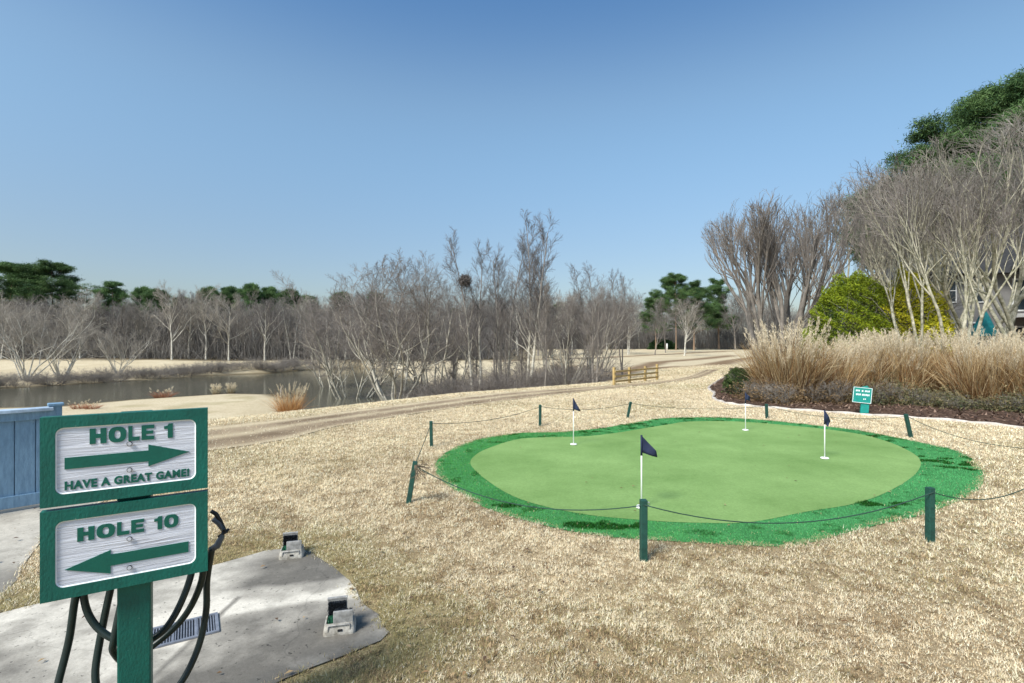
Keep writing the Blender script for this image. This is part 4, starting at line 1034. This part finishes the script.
def text_mesh(name, s, x0, x1, zbase, cap, y, parent, bold=0.035, depth=0.004):
    cu = bpy.data.curves.new(name, 'FONT'); cu.body = s; cu.size = 1.0; cu.extrude = 0.02; cu.offset = bold; cu.space_character = 1.12; cu.resolution_u = 4
    tmp = bpy.data.objects.new(name, cu); COL.objects.link(tmp)
    bpy.context.view_layer.update()
    me = bpy.data.meshes.new_from_object(tmp.evaluated_get(bpy.context.evaluated_depsgraph_get()))
    COL.objects.unlink(tmp); bpy.data.objects.remove(tmp)
    co = np.empty(len(me.vertices) * 3); me.vertices.foreach_get('co', co); co = co.reshape(-1, 3)
    a, b = co.min(0), co.max(0)
    q = np.empty_like(co)
    q[:, 0] = x0 + (co[:, 0] - a[0]) / (b[0] - a[0]) * (x1 - x0)
    q[:, 2] = zbase + (co[:, 1] - a[1]) / (b[1] - a[1]) * cap
    q[:, 1] = y - (co[:, 2] - a[2]) / (b[2] - a[2]) * depth
    me.vertices.foreach_set('co', q.ravel()); me.update(); me.materials.clear(); me.materials.append(M_letter)
    return link(bpy.data.objects.new(name, me), parent)

def block_text(name, s, x0, zbase, cap, widths, gap, y, parent, depth=0.0026):
    """heavy extended capitals, cut as solid shapes: H O L E 1 0"""
    bm = bmesh.new(); x = x0
    def poly(pts): prism(bm, pts, y - depth, y)
    for ch, w in zip(s, widths):
        st = 0.36 * w; hb = 0.27 * cap; z0, z1 = zbase, zbase + cap
        R = lambda a, b, c, d: poly([(x + a, z0 + b), (x + c, z0 + b), (x + c, z0 + d), (x + a, z0 + d)])
        if ch == 'H': poly([(x, z0), (x + st, z0), (x + st, z0 + .37 * cap), (x + w - st, z0 + .37 * cap), (x + w - st, z0), (x + w, z0), (x + w, z1), (x + w - st, z1), (x + w - st, z0 + .64 * cap), (x + st, z0 + .64 * cap), (x + st, z1), (x, z1)])
        elif ch == 'L': poly([(x, z0), (x + w, z0), (x + w, z0 + hb), (x + st, z0 + hb), (x + st, z1), (x, z1)])
        elif ch == 'E': poly([(x, z0), (x + w, z0), (x + w, z0 + hb * .9), (x + st, z0 + hb * .9), (x + st, z0 + .39 * cap), (x + .92 * w, z0 + .39 * cap), (x + .92 * w, z0 + .61 * cap), (x + st, z0 + .61 * cap), (x + st, z1 - hb * .9), (x + w, z1 - hb * .9), (x + w, z1), (x, z1)])
        elif ch == '1': poly([(x + .42 * w, z0), (x + w, z0), (x + w, z1), (x + .52 * w, z1), (x + .40 * w, z1 - .13 * cap), (x, z1 - .17 * cap), (x, z1 - .36 * cap), (x + .42 * w, z1 - .36 * cap)])
        elif ch in 'O0':
            n = 28; ex = 2.6
            def sup(rx, rz): 
                out = []
                for i in range(n):
                    a = 6.28318 * i / n; c, q = math.cos(a), math.sin(a)
                    out.append((x + w / 2 + rx * math.copysign(abs(c) ** (2 / ex), c), z0 + cap / 2 + rz * math.copysign(abs(q) ** (2 / ex), q)))
                return out
            o, i_ = sup(w / 2, cap / 2 * 1.03), sup(w / 2 - st * .92, cap / 2 - hb * .85)
            vs = [[bm.verts.new((p[0], yy, p[1])) for p in r] for r, yy in ((o, y - depth), (o, y), (i_, y - depth), (i_, y))]
            for k in range(n):
                j = (k + 1) % n
                for a_, b_ in ((0, 1), (2, 3), (0, 2), (1, 3)): bm.faces.new((vs[a_][k], vs[a_][j], vs[b_][j], vs[b_][k]))
        x += w + gap
    return obj_bm(name, bm, M_letter, parent)

def sign_board(z_bot, lines, arrow, bolts, label):
    """board local: x from -0.25, z up from its bottom edge"""
    bd = None
    x0, x1, h = -W_B / 2, W_B / 2, H_B
    T = 0.034; ins = 0.040
    bm = bmesh.new()
    hole = rrect(x0 + ins, ins, x1 - ins, h - ins, 0.024); n = len(hole)
    outer = []
    for px, pz in hole:        # match every hole vertex with a point on the rectangle
        cx, cz = 0, h / 2; dx, dz = px - cx, pz - cz
        s = min((W_B / 2) / abs(dx) if abs(dx) > 1e-6 else 1e9, (h / 2) / abs(dz) if abs(dz) > 1e-6 else 1e9); outer.append((cx + dx * s, cz + dz * s))
    # snap nearest four to the true corners
    for c in ((x0, 0), (x1, 0), (x1, h), (x0, h)):
        k = min(range(n), key=lambda i: (outer[i][0] - c[0]) ** 2 + (outer[i][1] - c[1]) ** 2); outer[k] = c
    fo = [bm.verts.new((p[0], -T / 2, p[1])) for p in outer]; fi = [bm.verts.new((p[0], -T / 2, p[1])) for p in hole]
    ri = [bm.verts.new((p[0], -T / 2 + 0.007, p[1])) for p in hole]; bo = [bm.verts.new((p[0], T / 2, p[1])) for p in outer]
    for i in range(n):
        j = (i + 1) % n
        bm.faces.new((fo[i], fo[j], fi[j], fi[i])); bm.faces.new((fi[i], fi[j], ri[j], ri[i])); bm.faces.new((fo[i], bo[i], bo[j], fo[j]))
    bm.faces.new(bo)
    bd = obj_bm('sign_board', bm, M_green_paint, sign); bd.location = (0, 0, z_bot); bd['label'] = label
    bm = bmesh.new(); prism(bm, hole, -T / 2 + 0.0065, -T / 2 + 0.012); obj_bm('panel', bm, M_panel, bd)
    bm = bmesh.new(); a = rrect(x0 + ins + .0005, ins + .0005, x1 - ins - .0005, h - ins - .0005, 0.024); b = rrect(x0 + ins + .0045, ins + .0045, x1 - ins - .0045, h - ins - .0045, 0.0205)
    va = [bm.verts.new((p[0], -T / 2 + .0035, p[1])) for p in a]; vb = [bm.verts.new((p[0], -T / 2 + .0062, p[1])) for p in b]
    for i in range(n): bm.faces.new((va[i], va[(i + 1) % n], vb[(i + 1) % n], vb[i]))
    obj_bm('panel_rim', bm, M_white_rim, bd)
    yf = -T / 2 + 0.0066
    for s, sx0, sx1, ttop, tbase, wd, gap in lines:
        if gap is None: text_mesh('lettering', s, x0 + sx0, x0 + sx1, h - tbase, tbase - ttop, yf, bd, wd, .0022)
        else: block_text('lettering', s, x0 + sx0, h - tbase, tbase - ttop, wd, gap, yf, bd)
    bm = bmesh.new(); prism(bm, [(x0 + p[0], h - p[1]) for p in arrow], yf - 0.003, yf); obj_bm('arrow', bm, M_letter, bd)
    bm = bmesh.new()                                       # pale routed lip under the arrow
    cx = sum(p[0] for p in arrow) / len(arrow)
    for t in bolts:
        bm2 = bmesh.new(); bmesh.ops.create_cone(bm2, cap_ends=True, segments=14, radius1=.0072, radius2=.0066, depth=.003, matrix=Matrix.Translation((0.0, yf - .0062, h - t)) @ Matrix.Rotation(math.pi / 2, 4, 'X'))
        bo_ = obj_bm('bolt', bm2, M_bolt, bd)
        bm3 = bmesh.new(); bmesh.ops.create_cone(bm3, cap_ends=True, segments=20, radius1=.0088, radius2=.0084, depth=.0025, matrix=Matrix.Translation((0.0, yf - .0055, h - t)) @ Matrix.Rotation(math.pi / 2, 4, 'X')); obj_bm('bolt_recess', bm3, M_black, bd)
    bm.free()
    return bd
sign_board(1.171, [('HOLE', .134, .322, .051, .106, (.048, .052, .034, .039), .006, ), ('1', .356, .389, .051, .106, (.028,), .0), ('HAVE A GREAT GAME!', .065, .4375, .231, .262, .048, None)],
           [(.065, .147), (.307, .147), (.307, .125), (.4375, .166), (.307, .207), (.307, .188), (.065, .188)], (.116, .213), 'upper board reading HOLE 1 HAVE A GREAT GAME! with an arrow pointing right')
sign_board(0.842, [('HOLE', .0995, .287, .073, .122, (.048, .053, .036, .039), .006), ('10', .325, .397, .073, .122, (.025, .046), .006)],
           [(.435, .187), (.194, .187), (.194, .170), (.065, .214), (.194, .256), (.194, .228), (.435, .228)], (.140, .247), 'lower board reading HOLE 10 with an arrow pointing left')

# hose hanging on a hook behind the boards
def behind(u, v, off):            # the point at pixel u, v on the plane parallel to the boards, off metres behind them
    d = Vector(((u - 512) / F, 1, (341.5 - v) / F)); o = LEFT - NRM * off
    t = o.dot(NRM) / d.dot(NRM)
    return Vector((0, 0, CAM_H)) + d * t
def hose_piece(px, off):
    offs = off if hasattr(off, '__len__') else [off] * len(px)
    return catmull([behind(u, v, o) for (u, v), o in zip(px, offs)], 8, closed=False)
hs = thing('hose', 'thick black hose looped in coils behind the direction sign boards', 'hose', (mid.x, mid.y, 0))
def hp(px, off): return [p - np.array((mid.x, mid.y, 0)) for p in hose_piece(px, off)]
coil = [(212, 548), (207, 580), (206, 612), (198, 648), (180, 684), (150, 716), (112, 716), (96, 684), (100, 640), (118, 560), (136, 520), (160, 520), (190, 545), (203, 568), (196, 596), (180, 622), (155, 644), (128, 662), (114, 652), (114, 640), (120, 610), (136, 540), (160, 515), (186, 530), (193, 562), (183, 598), (164, 630), (138, 643), (112, 638), (93, 622), (84, 598), (84, 560), (100, 525), (135, 510), (110, 530), (84, 560), (75, 600), (69, 640), (58, 684), (48, 730), (42, 790)]
offs = [0.20 + 0.045 * math.sin(i * 0.9) for i in range(len(coil))]
tube_obj('coil', hp(coil, offs), 0.0135, M_hose, hs, 10)
bm = bmesh.new()
nz = thing_dummy = None
a, b_ = behind(216, 549, .2) - Vector((mid.x, mid.y, 0)), behind(224, 528, .2) - Vector((mid.x, mid.y, 0))
tube_obj('nozzle', [tuple(behind(u, v, .2) - Vector((mid.x, mid.y, 0))) for u, v in [(212, 549), (217, 546), (222, 536), (223, 529), (219, 523), (213, 519)]], [.013, .015, .012, .010, .012, .010], M_nozzle, hs, 10)
tube_obj('trigger', [tuple(behind(u, v, .2) - Vector((mid.x, mid.y, 0))) for u, v in [(211, 511), (216, 514), (221, 522), (225, 531), (228, 532)]], [.008, .009, .008, .007, .005], M_black, hs, 8)
tube_obj('nozzle_tip', [tuple(behind(u, v, .2) - Vector((mid.x, mid.y, 0))) for u, v in [(218, 537), (224, 533), (229, 529)]], [.006, .007, .006], M_black, hs, 8)
hook = [(0.01, 0.14, 1.02), (0.01, 0.20, 1.01), (0.01, 0.29, 1.0), (0.01, 0.31, 1.04)]
tube_obj('hook', hook, 0.008, M_bolt, sign, 8)

# ------------------------------------------------------------------ shoe cleaners and drain
def shoe_cleaner(label, u, v, rz):
    x, y = flat(u, v); t = thing('shoe_cleaner', label, 'shoe cleaner', (x, y, 0.0105), rz, 'shoe cleaners on the concrete pad')
    # white pan: flared box with an open tray front
    bm = bmesh.new()
    lo = rrect(-.105, -.075, .105, .075, .025, 4); hi = rrect(-.095, -.065, .095, .065, .02, 4); inn = rrect(-.085, -.055, .085, .055, .015, 4)
    rings = [[(p[0], p[1], 0) for p in lo], [(p[0], p[1], .012) for p in lo], [(p[0], p[1], .062) for p in hi], [(p[0], p[1], .062) for p in inn], [(p[0], p[1], .03) for p in inn]]
    vs = [[bm.verts.new(p) for p in r] for r in rings]; n = len(lo)
    for a, b in zip(vs, vs[1:]):
        for i in range(n): bm.faces.new((a[i], a[(i + 1) % n], b[(i + 1) % n], b[i]))
    bm.faces.new(vs[-1]); obj_bm('base', bm, M_pan, t)
    # wire bracket on the front
    tube_obj('bracket', [(-.07, -.068, .008), (-.07, -.072, .052), (-.066, -.073, .058), (.066, -.073, .058), (.07, -.072, .052), (.07, -.068, .008)], .0045, M_brushback, t, 6)
    box('latch', (0.005, -.075, .028), (.03, .006, .012), M_black, t, bevel=.002)
    for nm, sx, yb, z, h in (('back_brush', -.02, .052, .062, .092), ('front_brush', .025, -.052, .052, .075)):
        bm = bmesh.new(); add_box(bm, (sx, yb, z + h / 2), (.128, .018, h), bevel=.004); o = obj_bm('brush_board', bm, M_brushback, t)
        s = 1 if yb < 0 else -1; g = np.random.default_rng(3); n = 900
        P0 = np.stack([g.uniform(sx - .058, sx + .058, n), np.full(n, yb + s * .008), g.uniform(z + .008, z + h - .006, n)], -1); P1 = P0 + np.stack([g.normal(0, .003, n), np.full(n, s * .032), g.normal(0, .003, n)], -1)
        V, f = tubes(np.stack([P0, P1], 1), np.full((n, 2), .0016), 3); obj_np('bristles', V, f, M_bristle, o)
        if nm == 'back_brush': box('top_cap', (sx, yb, z + h + .006), (.132, .022, .01), M_brushback, o, bevel=.002)
    g = np.random.default_rng(4); n = 900
    P0 = np.stack([g.uniform(-.07, .07, n), g.uniform(-.03, .03, n), np.full(n, .03)], -1); P1 = P0 + np.stack([g.normal(0, .004, n), g.normal(0, .004, n), np.full(n, .05)], -1)
    V, f = tubes(np.stack([P0, P1], 1), np.full((n, 2), .0016), 3); obj_np('sole_bristles', V, f, M_bristle_g, t)
    t.scale = (.88, .9, 1.06)
    return t
shoe_cleaner('boot brush shoe cleaner nearest the viewer at the right corner of the concrete pad', 340, 631, math.radians(14))
shoe_cleaner('boot brush shoe cleaner at the far edge of the concrete pad by the grass', 292, 557, math.radians(16))

gx, gy = flat(184, 633)
gr = thing('drain_grate', 'rectangular slotted metal drain grate set in the concrete behind the sign post', 'drain', (gx, gy, .0125), math.radians(32))
bm = bmesh.new()
for (cx, cy, sx, sy) in ((0, .115, .36, .018), (0, -.115, .36, .018), (.171, 0, .018, .212), (-.171, 0, .018, .212), (-.055, 0, .012, .212), (.06, 0, .012, .212)): add_box(bm, (cx, cy, .004), (sx, sy, .010))
obj_bm('frame', bm, M_grate, gr)
bm = bmesh.new()
for i in range(23):
    add_box(bm, (-.154 + i * .014, 0, .0035), (.0058, .21, .006), Matrix.Rotation(.35, 4, 'Z') if False else None)
obj_bm('bars', bm, M_grate, gr)
box('pit', (0, 0, -.001), (.35, .235, .003), M_black, gr)

# ------------------------------------------------------------------ blue fence
A, Bp = Vector((-8.4, 2.02, 0)), Vector((-4.90, 5.50, 0))
d = (Bp - A); L_ = d.length
fen = thing('fence', 'blue painted board fence with pale cap rail at the left edge', 'fence', A, math.atan2(d.y, d.x))
bm = bmesh.new(); n = int(L_ / .155)
for i in range(n):
    w = L_ / n; add_box(bm, (w * (i + .5), 0, .52), (w - .008, .022, .86), bevel=.004)
add_box(bm, (L_ / 2, .012, .52), (L_, .012, .84))
obj_bm('panel', bm, M_blue, fen)
box('cap_rail', (L_ / 2 - .03, 0, 1.035), (L_ + .02, .15, .035), M_blue_cap, fen, bevel=.006)
box('top_rail', (L_ / 2, -.022, .975), (L_, .03, .085), M_blue, fen, bevel=.004)
box('bottom_rail', (L_ / 2, -.022, .105), (L_, .03, .12), M_blue, fen, bevel=.004)
for q in (.02, L_ * .5, L_):
    bm = bmesh.new(); add_box(bm, (q, .02, .53), (.10, .10, 1.06), bevel=.006); add_box(bm, (q, .02, 1.074), (.13, .13, .028), bevel=.006); obj_bm('post', bm, M_blue, fen)

# ------------------------------------------------------------------ rope posts, rope and flags
ring = [(643.5, 561, 0.0, .49), (408.5, 503, .16, .455), (431.5, 447, -.02, .43), (540, 426, .01, .44), (627.5, 418, .20, .38), (767, 418.5, -.05, .33), (911, 437.5, -.24, .44), None, (930, 542.5, 0, .48)]
labs = ['dark green rope post in front of the putting green beside the nearest flagstick', 'leaning dark green rope post with frayed cord near the left end of the green', 'upright rope post at the far left of the ring, behind the leaning one', 'rope post just left of the far left flag', 'tilted short rope post on the dry grass behind the green', 'short rope post by the kerb near the farthest flag', 'rope post leaning left near the small teal sign', 'rope post on the dry grass outside the right edge of the green', 'stout dark green rope post at the right front of the green']
tops = []; r_post = 0.028
for i, p in enumerate(ring):
    if p is None: x, y, lean, h = 6.3, 5.8, .05, .56
    else: x, y = flat(p[0], p[1]); lean, h = p[2], p[3]
    t = thing('rope_post', labs[i], 'post', (x, y, 0), R.uniform(-.3, .3), 'rope posts around the putting green') if i else thing('rope_post', labs[i], 'post', (x, y, 0), .1, 'rope posts around the putting green')
    t.rotation_euler = (0, lean, .1)
    bm = bmesh.new(); add_box(bm, (0, 0, h / 2 - .04), (.052, .052, h + .08), bevel=.005)
    obj_bm('shaft', bm, M_post_green, t)
    M = Matrix.Rotation(.1, 4, 'Z') @ Matrix.Rotation(lean, 4, 'Y')
    tube_obj('eyelet', [(.026 + .0, 0, h - .03), (.044, 0, h - .022), (.05, 0, h - .035), (.044, 0, h - .048), (.026, 0, h - .042)], .0035, M_bolt, t, 6)
    off = M @ Vector((0.0, -.03, h - .035)); tops.append(Vector((x, y, 0)) + off)
if True:
    pts = []
    order = list(range(len(tops))) + [0]
    sag = [.20, .02, .10, .10, .10, .14, .16, .25, .20]
    for k in range(len(order) - 1):
        a, b = tops[order[k]], tops[order[k + 1]]; m = 18
        dirn = (b - a).normalized()
        for j in range(m):
            s = j / m; q = a.lerp(b, s); pts.append((q.x, q.y, max(.03, q.z - sag[k] * 4 * s * (1 - s))))
    pts.append(tuple(tops[0]))
    o = tube_obj('rope', pts, .0047, M_rope, None, 6); tag(o, 'thin dark cord strung from post to post around the putting green', 'rope')
    g = np.random.default_rng(8); a = np.array(tops[1]); n = 26; P = np.empty((n, 5, 3)); P[:, 0] = a
    dirn = unit(np.array(tops[0]) - a)
    dd = dirn + g.normal(0, .35, (n, 3)) + np.array([0, 0, -.35])
    for j in range(1, 5): P[:, j] = P[:, j - 1] + unit(dd) * .05; dd = dd + g.normal(0, .45, (n, 3)) + np.array([0, 0, -.2])
    V, f = tubes(P, np.full((n, 5), .0028), 4); fr = obj_np('frayed_strands', V, f, M_fray, o)

def flagstick(label, u, v, h, pts, bend):
    x, y = flat(u, v); t = thing('flagstick', label, 'golf flag', (x, y, .02), 0, 'flags on the putting green')
    tube_obj('pole', [(0, 0, -.02), (0, 0, h * .5), (0.0, 0, h)], .0085, M_pole, t, 8)
    bm = bmesh.new(); bmesh.ops.create_cone(bm, cap_ends=True, segments=20, radius1=.058, radius2=.052, depth=.012, matrix=Matrix.Translation((0, 0, .006))); obj_bm('cup_plate', bm, M_pole, t)
    tube_obj('sleeve', [(0, 0, h - .20), (0, 0, h - .1), (0, 0, h + .012)], .011, M_navy, t, 8)
    # cloth: a small drooping pennant, subdivided and rippled
    m = 9; top0, bot0, top1, bot1 = [np.array(p) for p in pts]; V = []; 
    for i in range(m + 1):
        s = i / m
        for j in range(6):
            q = j / 5; p = (top0 * (1 - q) + bot0 * q) * (1 - s) + (top1 * (1 - q) + bot1 * q) * s
            V.append((.86 * p[0], .025 * math.sin(s * 5.0 + q * 2 + bend) * s, h + .86 * p[1]))
    f = [(i * 6 + j, i * 6 + j + 1, (i + 1) * 6 + j + 1, (i + 1) * 6 + j) for i in range(m) for j in range(5)]
    o = obj_np('flag', V, f, M_navy, t, smooth=True)
    md = o.modifiers.new('thickness', 'SOLIDIFY'); md.thickness = .003
    return t
flagstick('nearest navy flag on the putting green, behind the front rope post', 641.5, 509, .74, [(.01, 0), (.01, -.20), (.17, -.17), (.20, -.26)], 0)
flagstick('navy flag at the far left of the putting green', 573.5, 445.5, .76, [(.01, 0), (.01, -.20), (.13, -.22), (.15, -.25)], 1)
flagstick('farthest navy flag at the back of the putting green', 745.5, 431, .72, [(.01, 0), (.01, -.15), (.12, -.10), (.11, -.18)], 2)
flagstick('navy flag drooping at the right side of the putting green', 824.7, 459.5, .70, [(.01, 0), (.005, -.18), (.12, -.18), (.05, -.27)], 3)

# ------------------------------------------------------------------ small notice, rail fence, building
x, y = flat(866, 415.5)
ns = thing('notice_sign', 'small tilted teal notice sign with white lines standing in the mulch', 'sign', (x, y + .05, 0), math.radians(-14))
bm = bmesh.new(); prism(bm, [(-.085, -.1), (.085, -.1), (.085, .62), (.02, .70), (-.10, .66), (-.085, .6)], .012, .06); po = obj_bm('post', bm, M_teal, ns); po.rotation_euler = (0, math.radians(4), 0)
bd = bm = bmesh.new(); add_box(bm, (0, 0, 0), (.40, .024, .37), bevel=.004); bd = obj_bm('board', bm, M_teal, ns); bd.location = (-.05, 0, .475); bd.rotation_euler = (0, math.radians(5), 0)
bm = bmesh.new()
for c, s in (((0, -.0135, .178), (.39, .006, .009)), ((0, -.0135, -.178), (.39, .006, .009)), ((.191, -.0135, 0), (.009, .006, .347)), ((-.191, -.0135, 0), (.009, .006, .347))): add_box(bm, c, s)
obj_bm('border', bm, M_white_rim, bd)
bm = bmesh.new()
for zc, hh, words in ((.10, .040, ((-.15, -.06), (-.03, .02), (.04, .15))), (.01, .042, ((-.14, -.03), (-.015, .15))), (-.09, .025, ((.02, .085),))):
    for a, b in words:
        k = max(1, int((b - a) / .026)); w = (b - a) / k
        for j in range(k): add_box(bm, (a + w * (j + .5), -.0135, zc + (.004 if j % 2 else 0)), (w * .6, .005, hh))
obj_bm('lettering', bm, M_white_rim, bd)

a = Vector(on_ground(614, 20.6)); b = Vector(on_ground(657, 23.4)); d = b - a; L_ = Vector((d.x, d.y, 0)).length
rf = thing('rail_fence', 'low yellow timber rail fence at the crest beside the worn path', 'fence', a, math.atan2(d.y, d.x))
for i, q in enumerate((0, .33, .70, 1.0)):
    bm = bmesh.new(); add_box(bm, (q * L_, 0, d.z * q + .3), (.09, .09, .84 if i in (0, 3) else .74), bevel=.008); obj_bm('post', bm, M_wood_y, rf)
for z in (.14, .34, .54):
    sl = math.atan2(d.z, L_); bm = bmesh.new(); add_box(bm, (L_ / 2, -.06, z + d.z / 2), (L_ * 1.01, .03, .075), Matrix.Rotation(-sl, 4, 'Y'), .006); obj_bm('rail', bm, M_wood_y, rf)
mk = thing('marker_post', 'tiny white marker post at the foot of the far pines', 'marker', on_ground(667, 130)); tube_obj('shaft', [(0, 0, -.1), (0, 0, .8), (0, 0, 1.5), (0, 0, 1.6)], [.2, .2, .2, .1], M_pole, mk, 8)

bl = thing('building', 'grey sided two storey building with dark roof behind the right hand trees', 'building', (26.2, 32, 0), math.radians(-8))
box('wall', (8, 5, 3.0), (16, 10, 6.1), M_siding, bl)
bm = bmesh.new(); prism(bm, [(-.7, 5.9), (16.7, 5.9), (16.7, 6.15), (8, 9.6), (-.7, 6.15)], -.7, 10.7); obj_bm('roof', bm, M_roof, bl)
for wx, wz in ((1.0, 4.9), (2.5, 4.9), (1.0, 2.2), (2.6, 2.2)):
    o = box('window', (wx, -.03, wz), (.8, .08, 1.5), M_trim, bl, bevel=.01); box('pane', (wx, -.075, wz), (.64, .02, 1.34), M_pane, o); box('glazing_bar', (wx, -.092, wz), (.64, .02, .04), M_trim, o)
box('balcony_floor', (7.4, -1.0, 3.3), (6.6, 2.0, .22), M_trim, bl, bevel=.01)
for q in (4.2, 6.3, 8.4, 10.6): box('balcony_post', (q, -1.92, 3.0), (.16, .14, 6.2), M_siding, bl)
bm = bmesh.new()
for z in (3.5, 4.3): add_box(bm, (7.4, -1.94, z), (6.4, .05, .07))
for i in range(44): add_box(bm, (4.28 + i * .145, -1.94, 3.9), (.025, .03, .76))
obj_bm('railing', bm, M_black, bl)
for q, zz, hh in ((5.3, 1.55, 2.3), (7.4, 1.55, 2.3), (9.5, 1.55, 2.3), (5.3, 4.6, 2.0), (7.4, 4.6, 2.0), (9.5, 4.6, 2.0)):
    o = box('door', (q, -.03, zz), (1.7, .08, hh), M_trim, bl); box('pane', (q, -.075, zz), (1.5, .02, hh - .2), M_pane, o)
bm = bmesh.new(); prism(bm, [(4.0, 2.55), (10.8, 2.55), (10.8, 3.1), (4.0, 3.1)], -2.6, -2.02); obj_bm('awning', bm, M_awning, bl)
box('porch_roof', (7.4, -1.0, 6.18), (7.0, 2.3, .2), M_roof, bl)

um = thing('patio_umbrella', 'folded teal patio umbrella between the crape myrtle trunks', 'umbrella', on_ground(984, 21.5))
tube_obj('pole', [(0, 0, 0), (0, 0, 1.5), (0, 0, 3.1)], .025, M_black, um, 8)
k = 16; V = []; prof = [(.05, 3.08), (.16, 2.85), (.34, 2.4), (.46, 2.05), (.44, 1.98)]
for r, z in prof:
    for j in range(k): a = j * 6.283 / k; rr = r * (1 if j % 2 else .62); V.append((rr * math.cos(a), rr * math.sin(a), z))
f = [(i * k + j, i * k + (j + 1) % k, (i + 1) * k + (j + 1) % k, (i + 1) * k + j) for i in range(len(prof) - 1) for j in range(k)]
obj_np('canopy', V, f, M_teal_cloth, um)

# ------------------------------------------------------------------ light, sky, camera
W = bpy.data.worlds.new('World'); S.world = W; W.use_nodes = True
nt = W.node_tree; bg = nt.nodes['Background']; sky = nt.nodes.new('ShaderNodeTexSky')
sky.sky_type = 'NISHITA'; sky.sun_disc = False
SUN_EL, SUN_AZ = 47.0, -140.0            # azimuth from +Y towards +X: from the left, behind the viewer
sky.sun_elevation = math.radians(SUN_EL); sky.sun_rotation = math.radians(SUN_AZ)
sky.altitude = 0; sky.air_density = 1.0; sky.dust_density = 2.0; sky.ozone_density = 3.0
# the tone of this clear winter sky by elevation (world direction)
tc = nt.nodes.new('ShaderNodeTexCoord'); sx = nt.nodes.new('ShaderNodeSeparateXYZ'); nt.links.new(tc.outputs['Generated'], sx.inputs[0])
rp = nt.nodes.new('ShaderNodeValToRGB'); rp.color_ramp.interpolation = 'EASE'; e = rp.color_ramp.elements; e.new(.5)
for k, (q, c) in enumerate([(.10, (1.0, .98, .94)), (.40, (1.26, 1.37, 1.25)), (.60, (.72, 1.05, 1.2))]): e[k].position = q; e[k].color = (*c, 1)
nt.links.new(sx.outputs[2], rp.inputs[0])
mx = nt.nodes.new('ShaderNodeMix'); mx.data_type = 'RGBA'; mx.blend_type = 'MULTIPLY'; mx.inputs[0].default_value = 1.0; mx.clamp_result = False
nt.links.new(sky.outputs[0], mx.inputs[6]); nt.links.new(rp.outputs[0], mx.inputs[7])
nt.links.new(mx.outputs[2], bg.inputs[0]); bg.inputs[1].default_value = 0.083
sl = bpy.data.lights.new('sun', 'SUN'); sl.energy = 3.1; sl.angle = math.radians(16); sl.color = (1.0, .95, .87)
so = bpy.data.objects.new('sun', sl); COL.objects.link(so)
az, el = math.radians(SUN_AZ), math.radians(SUN_EL)
dirv = Vector((math.sin(az) * math.cos(el), math.cos(az) * math.cos(el), math.sin(el)))
so.rotation_euler = dirv.to_track_quat('Z', 'Y').to_euler(); so.location = (-20, -10, 30)
cam = bpy.data.cameras.new('camera'); cam.lens = 18; cam.sensor_width = 36; cam.clip_start = .05; cam.clip_end = 3000
co = bpy.data.objects.new('camera', cam); COL.objects.link(co); co.location = (0, 0, CAM_H); co.rotation_euler = (math.pi / 2, 0, 0)
S.camera = co
S.view_settings.view_transform = 'Standard'; S.view_settings.look = 'None'; S.view_settings.gamma = 1.0; S.view_settings.exposure = 0.92
